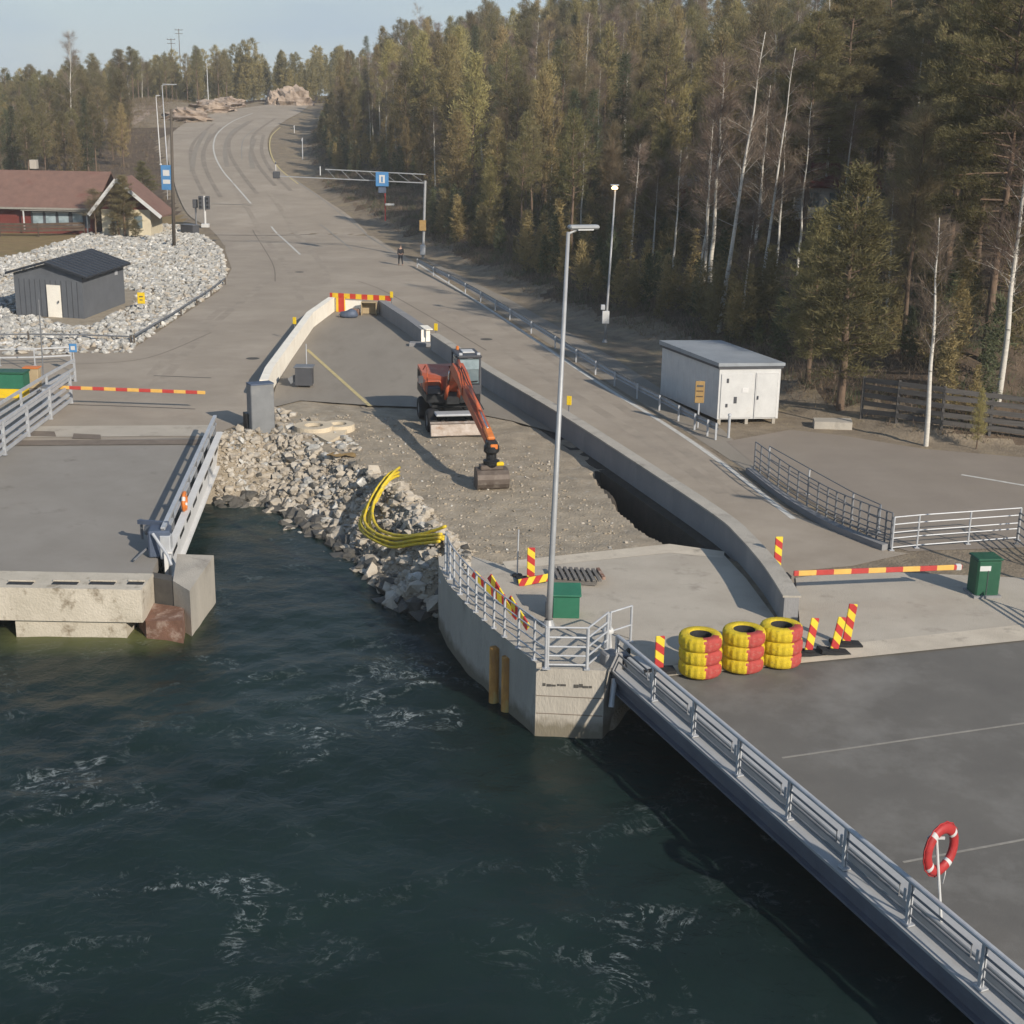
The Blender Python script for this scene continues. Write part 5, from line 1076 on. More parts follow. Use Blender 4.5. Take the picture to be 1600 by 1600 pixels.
xy = scatter([P(a, b_) for a, b_ in ((-120, 558), (205, 552), (212, 538), (-120, 538))], 5); stones('crushed_stone', xy, (.12, .3), ['stone_white', 'rock'], land(xy[:, 0], xy[:, 1]), [.8, .2])
RIP = [P(a, b_) for a, b_ in ((338, 688), (352, 674), (412, 666), (445, 674), (488, 690), (538, 712), (592, 738), (652, 772), (702, 822), (740, 862))] + [P(a, b_, WATER_Z) for a, b_ in ((722, 1045), (690, 1055), (640, 1030), (590, 995), (540, 955), (490, 915), (440, 875), (395, 835), (350, 800), (325, 768))]
xy = scatter(RIP, 38); zf = land(xy[:, 0], xy[:, 1]); d_ = segdist(xy[:, 0], xy[:, 1], COAST); ins = inpoly(xy[:, 0], xy[:, 1], COAST); keep = (~ins) | (rng.random(len(xy)) < np.exp(-d_ * .8)); xy = xy[keep]; zf = zf[keep]
xf = scatter(RIP, 70); stones('rubble_fines', xf, (.03, .09), ['gravel', 'rock'], land(xf[:, 0], xf[:, 1]), [.6, .4], sink=.3)
low = zf < WATER_Z + .12
stones('rubble', xy[~low], (.045, .25), ['rock', 'stone_white', 'rock_dark'], zf[~low], [.86, .09, .05], sink=.15); stones('wet_rubble', xy[low], (.12, .42), ['rock_dark', 'rock'], zf[low], [.7, .3])
xy = scatter(RIP[9:], .7); zf = land(xy[:, 0], xy[:, 1]); stones('rubble', xy, (.26, .5), ['rock', 'rock_dark'], zf, [.85, .15], sink=.25)
xy = scatter([P(a, b_, PIT_Z) for a, b_ in ((420, 645), (600, 650), (700, 690), (820, 690), (1000, 840), (950, 870), (760, 880), (660, 800), (560, 720))], 14); xy = xy[~inpoly(xy[:, 0], xy[:, 1], TRENCH)]; stones('loose_stone', xy, (.015, .075), ['gravel', 'rock', 'stone_white'], land(xy[:, 0], xy[:, 1]), [.7, .27, .03], sink=.35)
xy = scatter([P(a, b_, PIT_Z) for a, b_ in ((425, 640), (520, 665), (570, 700), (560, 712), (470, 690), (425, 668))], 7); stones('loose_stone', xy, (.08, .26), ['rock', 'stone_white'], land(xy[:, 0], xy[:, 1]), [.7, .3])
for (px, py, sx, sy, sz, lab, mt) in ((330, 172, 4.5, 8, 1.7, 'brown rock outcrop on the bank left of the bend', 'rock_red'), (292, 186, 4.5, 6, 1.8, 'lower brown rock outcrop left of the bend near the white lamp post', 'rock_red'), (458, 156, 4.6, 4, 3.6, 'pinkish blasted rock face at the top of the road', 'rock_red'), (433, 158, 2.6, 3, 3.0, 'smaller pinkish rock left of the blasted rock face', 'rock_red'), (356, 165, 4, 6, 1.7, 'low brown rock on the bank just before the road crest', 'rock_red')):
    p = G(px, py) if px < 400 else (lambda q: Vector((q.x, q.y, lz(q.x, q.y))))(at_depth(px, 150, 324)); v_, f = ico(); v_, f = v_.tolist(), f.tolist(); mb = MB(); N_ = 16; vs = []; fs = []
    for i in range(N_ + 1):
        for j in range(24):
            th = math.pi * i / N_; ph = 2 * math.pi * j / 24; d = np.array([math.sin(th) * math.cos(ph), math.sin(th) * math.sin(ph), math.cos(th)]); r_ = 1 + .5 * float(vnoise(d[0] * 2 + px, d[1] * 2 + d[2] * 3, .55, 7)) + .3 * float(vnoise(d[0] * 5 + px, d[1] * 5 + d[2] * 4, .5, 8)); vs.append((d[0] * sx * r_, d[1] * sy * r_, d[2] * sz * r_))
    for i in range(N_):
        for j in range(24): fs.append((i * 24 + j, (i + 1) * 24 + j, (i + 1) * 24 + (j + 1) % 24, i * 24 + (j + 1) % 24))
    mb.add(vs, fs); o = mb.build('rock_outcrop', mt); o.location = p; tag(o, lab, 'rock')

# ------------------------------------------------------------------ house, gantry, signs in the distance
hb = P(0, 357, .4); t = thing('house', 'red-roofed house with dark red walls at the left edge beyond the white stones', 'house', hb)
x0, x1 = P(-120, 357, .4).x, P(158, 357, .4).x; y0 = hb.y; y1 = y0 + 9.5
def hx(px): return at_depth(px, 345, y0).x
zb_ = .4
MB().prism([(x0, y0), (x1, y0), (x1, y1), (x0, y1)], -.3, 2.9).build('wall', 'wall_red', t, world=True)
rv = [(x0 - 1, y0 - .9, 2.62), (x1 + .3, y0 - .9, 2.62), (x1 + .6, (y0 + y1) / 2, 6.0), (x0 - 1, (y0 + y1) / 2, 6.0), (x1 + .3, y1 + .9, 2.62), (x0 - 1, y1 + .9, 2.62)]
rf = MB().add(rv + [(a, b_, c - .16) for a, b_, c in rv], [(0, 1, 2, 3), (3, 2, 4, 5), (6, 7, 1, 0), (7, 8, 2, 1), (8, 10, 4, 2), (6, 9, 8, 7), (9, 11, 10, 8)]).build('roof', 'roof_tile', t, world=True)
MB().box(((x0 + x1) / 2 + 1, (y0 + y1) / 2 + .4, 6.6), (.7, .7, .9)).build('chimney', 'concrete', rf, world=True)
MB().beam((x0, y0 - .95, 2.55), (x1 + .2, y0 - .95, 2.55), .06, .2).build('gutter', 'line_faint', rf, world=True)
MB().box((hx(95), y0 - .03, 1.55), (6.0, .06, 1.9)).build('window_band', 'trim_dark', t, world=True)
for px in (60, 80, 100, 122): 
    w_ = MB().box((hx(px), y0 - .07, 1.5), (1.0, .05, 1.1)).build('window', 'glass_bright', t, world=True); MB().box((hx(px), y0 - .09, 2.1), (1.1, .04, .1)).box((hx(px), y0 - .09, .92), (1.1, .04, .1)).build('frame', 'white_paint', w_, world=True)
MB().box((hx(95), y0 - .5, 2.35), (7.4, .9, .08)).build('porch_roof', 'line_faint', t, world=True)
for px in (42, 140): MB().beam((hx(px), y0 - .85, .2), (hx(px), y0 - .85, 2.32), .12, .12).build('porch_post', 'white_paint', t, world=True)
# the wing with the cream gable
g0x, g1x = hx(168), hx(243); gy = y0 - 2.0; ap_ = hx(197); zr_ = 5.6
wg = MB().prism([(g0x, gy), (g1x, gy), (g1x, gy + 4.8), (g0x, gy + 4.8)], -.3, 2.7); wg.build('wing_wall', 'wall_cream', t, world=True)
MB().add([(g0x, gy - .01, 2.7), (g1x, gy - .01, 2.7), (ap_, gy - .01, zr_ - .4)], [(0, 1, 2)]).build('gable', 'wall_red', t, world=True)
rv = []
wr = MB()
for ex_, ez in ((g0x - 1.0, 2.1), (g1x + 1.3, 2.0)):
    a = [(ex_, gy - .9, ez), (ap_, gy - .9, zr_), (ap_, gy + 5.2, zr_), (ex_, gy + 5.2, ez)]; wr.add(a + [(x, y, z + .18) for x, y, z in a], [(0, 1, 2, 3), (7, 6, 5, 4), (0, 4, 5, 1), (1, 5, 6, 2), (2, 6, 7, 3), (3, 7, 4, 0)])
wr = wr.build('wing_roof', 'roof_tile', t, world=True)
MB().beam((g1x + 1.33, gy - .95, 2.05), (ap_, gy - .95, zr_ + .05), .06, .34).beam((g0x - 1.03, gy - .95, 2.15), (ap_, gy - .95, zr_ + .05), .06, .34).build('barge_board', 'white_paint', wr, world=True)
for f in (.3, .75): MB().box((g0x + (g1x - g0x) * f, gy - .04, 1.5), (.8, .05, 1.2)).build('window', 'glass', t, world=True)
t = thing('plank_fence', 'low dark brown plank fence in front of the red-roofed house', 'fence', P(0, 364, .3))
fp = resample([P(-60, 364, .3), P(60, 365, .3), P(132, 363, .3)], 2.5)
for p in fp: MB().beam(p - Vector((0, 0, .3)), p + Vector((0, 0, 1.05)), .12, .12).build('post', 'fence_brown', t, world=True)
mb = MB()
for a, b_ in zip(fp[:-1], fp[1:]):
    for z in (.3, .6, .9): mb.beam(a + Vector((0, -.07, z)), b_ + Vector((0, -.07, z)), .04, .24)
mb.build('plank', 'fence_brown', t, world=True)
# small cabin half hidden in the forest on the right
p = G(1300, 338); t = thing('cabin', 'pale-walled cabin with a dark red roof half hidden among trees on the slope', 'cabin', p)
MB().prism([(-3, 0), (3, 0), (3, 4.5), (-3, 4.5)], -1.5, 2.3).build('wall', 'container_side', t)
MB().add([(-3.5, -.6, 2.1), (3.5, -.6, 2.1), (3.5, 2.25, 3.7), (-3.5, 2.25, 3.7), (-3.5, 5.1, 2.1), (3.5, 5.1, 2.1), (-3.5, -.6, 2.25), (3.5, -.6, 2.25), (3.5, 2.25, 3.87), (-3.5, 2.25, 3.87), (-3.5, 5.1, 2.25), (3.5, 5.1, 2.25)], [(6, 7, 8, 9), (9, 8, 11, 10), (0, 3, 2, 1), (3, 4, 5, 2), (0, 1, 7, 6), (1, 2, 8, 7), (2, 5, 11, 8), (0, 6, 9, 3), (3, 9, 10, 4)]).build('roof', 'wall_red', t)
for x in (-1.6, .2, 1.9): 
    w_ = MB().box((x, -.03, 1.2), (1.0, .05, 1.1)).build('window', 'glass', t); MB().box((x, -.06, 1.2), (.07, .04, 1.1)).build('frame', 'white_paint', w_)
p = G(1125, 330); t = thing('cabin', 'low cabin showing only its pale roof edge among birches on the slope', 'cabin', p)
MB().prism([(-3.5, 0), (3.5, 0), (3.5, 5), (-3.5, 5)], -1.5, 2.1).build('wall', 'wall_red', t); MB().prism([(-4, -.5), (4, -.5), (4, 5.5), (-4, 5.5)], [2.1, 2.1, 2.6, 2.6], [2.22, 2.22, 2.72, 2.72]).build('roof', 'line_faint', t)
# overhead gantry
p = G(661, 404); zt = at_depth(668, 286, p.y).z; t = thing('gantry', 'overhead sign gantry reaching from a post at the forest edge out over the road', 'gantry', p)
le = at_depth(432, 275, p.y + 2); l2 = at_depth(508, 268, p.y + 1.4)
MB().tube([p, Vector((p.x + .2, p.y, zt + .2))], (.12), 12).build('post', 'lamp_grey', t, world=True)
top = Vector((p.x + .2, p.y, zt)); up = Vector((0, 0, .75)); mb = MB(); mb.beam(top, le, .07, .09); mb.beam(top + up, l2 + Vector((0, 0, .2)), .07, .09)
N_ = 10
for i in range(N_):
    f0, f1 = i / N_, (i + 1) / N_; 
    if f1 < .72: mb.beam(top.lerp(le, f0), (top + up).lerp(l2 + Vector((0, 0, .2)), min(1, f1 * 1.4)), .03, .03)
mb.build('truss', 'lamp_grey', t, world=True); MB().box(le + Vector((0, 0, .1)), (.6, .5, .6), bev=.05).build('end_lamp', 'trim_dark', t, world=True)
MB().tube([le.lerp(l2, .9) + Vector((0, 0, -.3)), le.lerp(l2, .9) + Vector((0, 0, .5))], .05, 6).build('camera_post', 'white_paint', t, world=True)
sp_ = at_depth(597, 280, p.y - .1); sg = MB().box(sp_, (1.15, .1, 1.25), bev=.02).build('sign_plate', 'blue_sign', t, world=True)
MB().box(sp_ + Vector((0, -.07, .02)), (.5, .03, .7)).build('symbol', 'white_paint', sg, world=True); MB().box(sp_ + Vector((0, -.09, -.02)), (.14, .02, .5)).build('symbol', 'blue_sign', sg, world=True)
MB().box(sp_ + Vector((0, -.0, -.95)), (.7, .1, .5), bev=.02).build('sub_plate', 'blue_grey', t, world=True)
sg = MB().box((p.x - .02, p.y - .22, at_depth(661, 352, p.y).z), (.6, .06, .95), bev=.02).build('yellow_plate', 'sign_ochre', t, world=True)
MB().box((p.x, p.y - .3, at_depth(661, 390, p.y).z), (.45, .4, .9), bev=.03).build('control_box', 'galv', t, world=True)
p = G(602, 345); t = thing('marker_pole', 'red and white pole at the forest edge below the gantry sign', 'pole', p); hpz = at_depth(600, 302, p.y).z - p.z; MB().tube([(0, 0, 0), (0, 0, hpz)], .06, 8).build('pole', 'red', t); MB().box((.5, -.05, hpz * .6), (1.0, .08, .2)).build('arrow_plate', 'white_paint', t)
p = G(712, 350); t = thing('info_board', 'small brown board standing in front of the trees right of the gantry', 'sign', p); MB().box((0, 0, 1.3), (1.1, .08, 1.5), bev=.02).build('board', 'plywood', t); MB().beam((-.4, .06, 0), (-.4, .06, 1.9), .1, .1).beam((.4, .06, 0), (.4, .06, 1.9), .1, .1).build('leg', 'old_wood', t)
p = G(262, 312); hz = at_depth(262, 258, p.y).z - p.z
t = sign(p, hz, 1.3, hz * .72, 'blue_sign', 'tall blue road sign with white symbols beside the road at left', sym=((0, .55, .8, .7, 'white_paint'), (0, -.5, .9, .5, 'white_paint')))
p = G(321, 356); t = thing('traffic_signal', 'traffic signal on a white pillar at the left edge of the road', 'traffic signal', p); hz = at_depth(320, 306, p.y).z - p.z
MB().tube([(0, 0, 0), (0, 0, hz)], .13, 10).build('pillar', 'white_paint', t); MB().box((0, 0, .2), (.8, .8, .4), bev=.05).build('plinth', 'white_paint', t)
for x in (-.35, .4):
    s_ = MB().box((x, -.18, hz - .7), (.42, .35, 1.4), bev=.04).build('signal_head', 'trim_dark', t)
    for k_ in range(3): MB().lathe([(0, -.02), (.12, -.02), (.14, .06), (0, .06)], (x, -.38, hz - .28 - k_ * .42), 12, 'Y').build('lens', 'black_metal', s_)
p = G(307, 356); t = thing('ticket_post', 'dark post with a box just left of the traffic signal', 'post', p); MB().tube([(0, 0, 0), (0, 0, 2.9)], .1, 8).build('post', 'galv_dark', t); MB().box((0, -.1, 2.5), (.5, .4, .9), bev=.04).build('box_head', 'trim_dark', t)
p = G(297, 366); t = thing('cabinet', 'low dark equipment box behind the utility pole at the road edge', 'cabinet', p); MB().box((0, 0, .45), (1.9, .9, .95), rz=-.6, bev=.05).build('cabinet_body', 'trim_dark', t); MB().box((0, 0, .95), (2.0, 1.0, .08), rz=-.6, bev=.02).build('cabinet_lid', 'galv_dark', t)
for px, py, lab in ((431, 268, 'slim marker post with a dark head at the outer edge of the bend'), (460, 208, 'reflector post farther up on the outside of the bend'), (473, 250, 'pale grey post below the trees on the outside of the bend')):
    p = G(px, py); t = thing('edge_post', lab, 'post', p); MB().tube([(0, 0, 0), (0, 0, 1.3 if px < 470 else 3.2)], .07, 8).build('post', 'white_paint' if px < 470 else 'galv', t); MB().box((0, -.05, 1.1 if px < 470 else 2.9), (.2, .1, .3)).build('head', 'trim_dark' if px == 431 else 'galv', t)

# ------------------------------------------------------------------ person walking on the road
p = P(626, 415, .012); o_root = thing('person', 'person in dark clothes walking along the right lane below the gantry', 'person', p, R(200))
def skin(name, joints, edges, mat, parent, sub=2):
    me = bpy.data.meshes.new(name); me.from_pydata([j[:3] for j in joints], edges, []); me.materials.append(MATS[mat])
    o = bpy.data.objects.new(name, me); C.objects.link(o); o.parent = parent
    md = o.modifiers.new('skin', 'SKIN'); md.use_smooth_shade = True; lay = me.skin_vertices[0] if me.skin_vertices else None
    if lay is None:
        bpy.context.view_layer.update(); lay = me.skin_vertices[0]
    for i, j in enumerate(joints): lay.data[i].radius = (j[3], j[4] if len(j) > 4 else j[3])
    lay.data[0].use_root = True; sb = o.modifiers.new('sub', 'SUBSURF'); sb.levels = sub; sb.render_levels = sub; return o
J = [(0, 0, .93, .15, .12), (0, 0, 1.12, .14, .11), (0, .0, 1.36, .17, .12), (0, .01, 1.5, .06), (0, .0, 1.62, .085, .1), (0, -.01, 1.72, .07, .08),
     (.1, 0, .88, .095), (.11, -.16, .5, .065), (.11, -.2, .1, .05), (.11, -.32, .05, .045), (-.1, 0, .88, .095), (-.11, .08, .5, .065), (-.11, .28, .12, .05), (-.11, .2, .05, .045),
     (.2, 0, 1.42, .07), (.26, .1, 1.15, .05), (.25, .02, .92, .04), (-.2, 0, 1.42, .07), (-.26, -.06, 1.15, .05), (-.25, -.16, .93, .04)]
Ed = [(0, 1), (1, 2), (2, 3), (3, 4), (4, 5), (0, 6), (6, 7), (7, 8), (8, 9), (0, 10), (10, 11), (11, 12), (12, 13), (2, 14), (14, 15), (15, 16), (2, 17), (17, 18), (18, 19)]
def grow(idx, k):
    mp_ = {j: i for i, j in enumerate(idx)}
    return [J[j][:3] + tuple(r * k for r in J[j][3:]) for j in idx], [(mp_[a], mp_[b]) for a, b in Ed if a in mp_ and b in mp_]
skin('body', J, Ed, 'skin', o_root)
jj, ee = grow([0, 1, 2, 14, 15, 16, 17, 18, 19], 1.16); skin('jacket', jj[:5] + [(.25, .04, .98, .05)] + jj[6:8] + [(-.25, -.14, .99, .05)], ee, 'clothes', o_root)
jj, ee = grow([0, 6, 7, 8, 10, 11, 12], 1.15); skin('trousers', jj, ee, 'clothes', o_root)
MB().lathe([(.06, -.04), (.1, .0), (.1, .05), (.065, .11), (0, .135)], (0, .012, 1.665), 14).build('hair', 'wood_pole', o_root, True)

# ------------------------------------------------------------------ trees
prng = random.Random(5)
class TB:      # collects triangles for foliage
    def __init__(s): s.v = []; s.mi = []
    def tufts(s, c, d, n_, ln, wd, spread, mi=0):
        """n_ needle tufts around each centre c (k,3) growing along d (k,3)"""
        c = np.repeat(c, n_, 0) + rng.normal(0, spread, (len(c) * n_, 3)); d = np.repeat(d, n_, 0) + rng.normal(0, .55, c.shape); d /= np.linalg.norm(d, axis=1, keepdims=True) + 1e-9
        r_ = rng.normal(0, 1, c.shape); sd = np.cross(d, r_); sd /= np.linalg.norm(sd, axis=1, keepdims=True) + 1e-9
        l_ = ln * rng.uniform(.6, 1.3, (len(c), 1)); w_ = wd * rng.uniform(.6, 1.3, (len(c), 1))
        t_ = np.stack([c - sd * w_ * .5, c + sd * w_ * .5, c + d * l_], 1); s.v.append(t_); s.mi.append(np.full(len(c), mi))
    def mesh(s, name, mats):
        v_ = np.concatenate(s.v); n_ = len(v_); me = npmesh(name, v_.reshape(-1, 3), np.arange(n_ * 3).reshape(-1, 3), mats, np.concatenate(s.mi)); d = me.data; bpy.data.objects.remove(me); return d
def limbs_mesh(name, mb, mat):
    me = bpy.data.meshes.new(name); me.from_pydata(mb.v, [], mb.f); me.materials.append(MATS[mat]); me.polygons.foreach_set('use_smooth', np.ones(len(mb.f), bool)); me.update(); return me
def conifer(kind, h, seed, near=False):
    global rng
    rng = np.random.default_rng(seed); tk = MB(); tb = TB()
    wob = [Vector((rng.normal(0, .05) * h * .12, rng.normal(0, .05) * h * .12, h * f)) for f in (0, .25, .5, .75, 1)]; wob[0] = Vector((0, 0, -.6))
    r0 = h * .0105 + .03; tk.tube(smooth_pts(wob, 3), [r0 * (1 - .9 * i / 12) for i in range(13)], 7)
    def ctr(f):
        i = min(3, int(f * 4)); return wob[i].lerp(wob[i + 1], f * 4 - i)
    base = {'pine': .42, 'young': .16, 'spruce': .08, 'bigpine': .30}[kind]; rad = {'pine': .15, 'young': .165, 'spruce': .15, 'bigpine': .22}[kind] * h
    nb_ = {'pine': 52, 'young': 66, 'spruce': 90, 'bigpine': 95}[kind]
    C_, D_ = [], []
    for i in range(nb_):
        f = base + (1 - base) * ((i + rng.random()) / nb_) ** .92; q_ = (f - base) / (1 - base)
        if kind in ('pine', 'bigpine'): L_ = rad * (math.sin(min(1, q_ * 1.25 + .22) * math.pi * .62) ** .8) * (1 - q_ ** 4) * rng.uniform(.45, 1.15)
        elif kind == 'young': L_ = rad * (1 - q_ ** 2.2) ** .9 * rng.uniform(.5, 1.15) * min(1, q_ * 2.2 + .5)
        else: L_ = rad * (1 - q_) ** .8 * rng.uniform(.6, 1.15) * (min(1, q_ * 6 + .45))
        a = i * 2.4 + rng.normal(0, .5); el = {'pine': .25, 'young': .3, 'spruce': -.12, 'bigpine': .1}[kind] + .5 * q_ + rng.normal(0, .14); o = np.array(ctr(f)); L_ += .15
        d = np.array([math.cos(a) * math.cos(el), math.sin(a) * math.cos(el), math.sin(el)])
        tip = o + d * L_; tip[2] -= .05 * L_ * L_ * (kind in ('spruce', 'bigpine')); tk.tube([o, (o + tip) / 2 + [0, 0, .05], tip], [r0 * .28 * (1 - .7 * q_), r0 * .2 * (1 - .7 * q_), .012], 4, cap=False)
        k_ = max(2, int(L_ / (.20 if near else .30)))
        for j in range(k_):
            fr_ = (.22 if kind in ('spruce', 'young') else .42) + .8 * (j + .5) / k_; fr_ = min(fr_, 1.03); C_.append(o + (tip - o) * fr_ + rng.normal(0, .09 * L_ * .6, 3) * [1, 1, .55]); D_.append(d * .8 + [0, 0, .45])
        if near and rng.random() < .75:      # side twigs
            for sgn in (-1, 1):
                sd = np.array([-d[1], d[0], .1]) * sgn
                for j in range(max(1, k_ // 2)): C_.append(o + (tip - o) * rng.uniform(.45, .95) + sd * L_ * rng.uniform(.1, .36)); D_.append(d * .5 + sd * .6 + [0, 0, .3])
    if kind in ('pine', 'bigpine'):       # bare dead stubs under the crown
        for i in range(14):
            o = np.array(ctr(base * rng.uniform(.35, 1))); a = rng.uniform(0, 6.28); tk.tube([o, o + np.array([math.cos(a), math.sin(a), -.12]) * rng.uniform(.4, 1.3)], [.022, .008], 3, cap=False)
    C_.append(np.array(ctr(.985))); D_.append(np.array([0, 0, 1.]))
    C_ = np.array(C_); D_ = np.array(D_); n_ = 24 if near else 24; sz = (.26, .042) if near else (.34, .066)
    if kind == 'spruce': D_[:, 2] -= .3
    tb.tufts(C_, D_, n_, sz[0], sz[1], .14 if near else .2)
    mat = {'pine': 'needles_pine', 'young': 'needles_pine' if near else 'needles_olive', 'spruce': 'needles_spruce', 'bigpine': 'needles_pine'}[kind]
    return limbs_mesh('trunk', tk, 'bark_pine'), tb.mesh('crown', [mat])
def bare(kind, h, seed, lean=(0, 0), crown=True, r=None, dens=1., bark='bark_birch', tw='twigs'):
    global rng
    rng = np.random.default_rng(seed); tk = MB(); tb = TB(); N_ = 8
    wob = [Vector((lean[0] * (i / N_) + (rng.normal(0, .045) * h * .07 if 0 < i < N_ else 0), lean[1] * (i / N_) + (rng.normal(0, .045) * h * .07 if 0 < i < N_ else 0), h * i / N_)) for i in range(N_ + 1)]; wob[0].z = -.5
    r0 = r or (h * .007 + .035); tk.tube(smooth_pts(wob, 3), [r0 * (1 - .88 * i / (N_ * 3)) for i in range(N_ * 3 + 1)], 8)
    C_, D_ = [], []
    for i in range(int(70 * dens)):
        f = .30 + .68 * rng.random() ** .85; k_ = min(N_ - 1, int(f * N_)); o = np.array(wob[k_].lerp(wob[k_ + 1], f * N_ - k_)); L_ = h * .17 * (1.1 - f) ** .6 * rng.uniform(.5, 1.2); a = rng.uniform(0, 6.28); el = rng.uniform(.35, 1.0)
        d = np.array([math.cos(a) * math.cos(el), math.sin(a) * math.cos(el), math.sin(el)]); tip = o + d * L_
        tk.tube([o, o + d * L_ * .5, tip + [0, 0, -.06 * L_]], [r0 * .11, r0 * .06, .004], 3, cap=False)
        for j in range(6): C_.append(o + d * L_ * rng.uniform(.25, 1.0)); D_.append(d + [0, 0, .2])
    if crown:
        tb.tufts(np.array(C_), np.array(D_), 7, .8, .022, .14)
        return limbs_mesh('trunk', tk, bark), tb.mesh('crown', [tw])
    return limbs_mesh('trunk', tk, bark), None
def tree(name, label, group, meshes, loc, rz=0., s_=1., cat='tree', wide=1.):
    t = bpy.data.objects.new(name, None); C.objects.link(t); t.location = loc; t.rotation_euler = (0, 0, rz); w_ = prng.uniform(.85, 1.2) if group else wide; t.scale = (s_ * w_, s_ * w_, s_); tag(t, label, cat, group)
    for nm, me in zip(('trunk', 'crown'), meshes):
        if me is None: continue
        o = bpy.data.objects.new(nm, me); C.objects.link(o); o.parent = t
    return t
pines = [conifer('pine', 14.5, 100 + i) for i in range(5)]; youngs = [conifer('young', 11, 200 + i) for i in range(6)]; spruces = [conifer('spruce', 13, 300 + i) for i in range(3)]
bigs = [conifer('bigpine', 17.5, 400 + i, True) for i in range(3)]; nears = [conifer('young', 10.5, 450 + i, True) for i in range(2)]
birches = [bare('birch', 13, 500 + i, lean=(((i * 37) % 5 - 1.2) * .45, 0)) for i in range(6)]; aspens = [bare('grey', 11, 520 + i, bark='bark_pine', tw='twigs_ochre', dens=1.2) for i in range(2)]
taken = []
def free(x, y, d):
    for a, b_, e in taken:
        if (a - x) ** 2 + (b_ - y) ** 2 < (min(d, e)) ** 2: return False
    taken.append((x, y, d)); return True
LAB = {'young': ('olive green young pine in the dense wood on the slope right of the road', 'young pines on the wooded slope'), 'pine': ('tall pine with a bare lower trunk standing in the wood right of the road', 'tall pines on the wooded slope'),
       'spruce': ('narrow dark green spruce among the lighter pines on the slope right of the road', 'spruces on the wooded slope'), 'birch': ('leafless white-stemmed birch among the conifers on the slope', 'bare birches on the wooded slope'), 'aspen': ('leafless brown tree among the conifers on the slope', 'bare brown trees on the wooded slope'),
       'big': ('large dark pine with spreading branches above the parking ground', 'large dark pines above the parking ground'), 'near': ('bushy green young pine at the forest edge behind the white hut', 'bushy young pines behind the hut')}
SIGHT = []
def hides(px, py, y):
    for bx_, by_, tx_, ty_, yy in SIGHT[:6]:
        if y < yy + .8 and py > ty_ and min(bx_, tx_) - 26 < px < max(bx_, tx_) + 26: return True
    for bx_, by_, tx_, ty_, yy in SIGHT2:
        if y < yy + .5 and py > ty_ and min(bx_, tx_) - 9 < px < max(bx_, tx_) + 9: return True
    return False
# single trees that the eye picks out
for i, (bx_, by_, tx_, ty_, h_lab, r_, dens) in enumerate((
        (1122, 520, 1196, 50, 'tallest leaning white birch behind the white hut', .15, .55), (1186, 470, 1243, 75, 'slender leaning white birch right of the tallest one', .11, .5), (1307, 392, 1338, 160, 'leaning white birch in front of the half hidden cabin', .11, .4),
        (1447, 697, 1468, 340, 'white birch standing alone in front of the grey board fence', .12, .45), (1020, 400, 1030, 255, 'thin white birch between the lit lamp post and the forest cabins', .08, .5), (1156, 528, 1178, 335, 'thin pale birch close behind the hut roof', .08, .5),
        (651, 150, 652, 5, 'white birch stem on the upper slope above the gantry', .13, .5), (773, 130, 773, 8, 'white birch stem high on the slope right of the skyline gap', .12, .5), (1284, 260, 1300, -60, 'straight white birch reaching the top edge of the picture', .15, .4), (1352, 340, 1364, 232, 'crooked grey birch right of the cabin', .11, .3), (1580, 480, 1600, 330, 'pale birch at the right edge among the dark pines', .1, .4), (836, 120, 834, 40, 'pale birch near the top of the slope', .11, .5), (112, 265, 108, 45, 'tall pale bare birch rising above the wood at left', .16, .9))):
    p = G(bx_, by_); q = at_depth(tx_, ty_, p.y); h_ = q.z - p.z; SIGHT.append((bx_, by_, tx_, ty_, p.y)); taken.append((p.x, p.y, 1.5)); tree('birch', h_lab, None, bare('birch', h_, 700 + i, (q.x - p.x, 0), True, r_, dens), p)
SIGHT2 = []
for i, (bx_, by_, tx_, ty_) in enumerate(((985, 405, 1000, 225), (1052, 430, 1064, 235), (1092, 470, 1112, 240), (1212, 440, 1230, 190), (1246, 430, 1268, 160), (1140, 310, 1154, 90), (1062, 260, 1070, 60), (930, 300, 938, 110), (1424, 350, 1444, 60), (1384, 520, 1398, 290), (905, 400, 914, 210), (860, 330, 866, 150))):
    p = G(bx_, by_); q = at_depth(tx_, ty_, p.y); SIGHT2.append((bx_, by_, tx_, ty_, p.y)); taken.append((p.x, p.y, 1.2)); tree('birch', 'thin pale leafless birch near the front edge of the wood above the hut', 'thin pale birches at the front of the wood', bare('birch', q.z - p.z, 760 + i, (q.x - p.x, 0), True, .085, .4), p)
def bigtree(px, py, h_, lab, kind='big', k=0, wide=1.):
    p = G(px, py); src = {'big': bigs, 'near': nears, 'spruce': spruces, 'young': youngs}[kind]; hh = {'big': 17.5, 'near': 10.5, 'spruce': 13, 'young': 11}[kind]; taken.append((p.x, p.y, 2.6)); return tree({'big': 'pine_tree', 'near': 'young_pine', 'spruce': 'spruce_tree', 'young': 'young_pine'}[kind], lab, None, src[k % len(src)], p, prng.uniform(0, 6.28), h_ / hh, wide=wide)
bigtree(1312, 640, 11.0, 'bushy green pine right behind the white hut', 'near', 0, 1.5)
bigtree(1262, 600, 8.5, 'smaller bushy pine between the white hut and the bigger one', 'near', 1, 1.4)
bigtree(1525, 702, 2.6, 'small yellow-green young conifer growing in front of the board fence', 'young', 1)
bigtree(893, 330, 11, 'dark spruce standing out among the olive pines above the tall lamp post', 'spruce', 0); bigtree(968, 300, 13, 'dark blue-green spruce in the middle of the slope', 'spruce', 1)
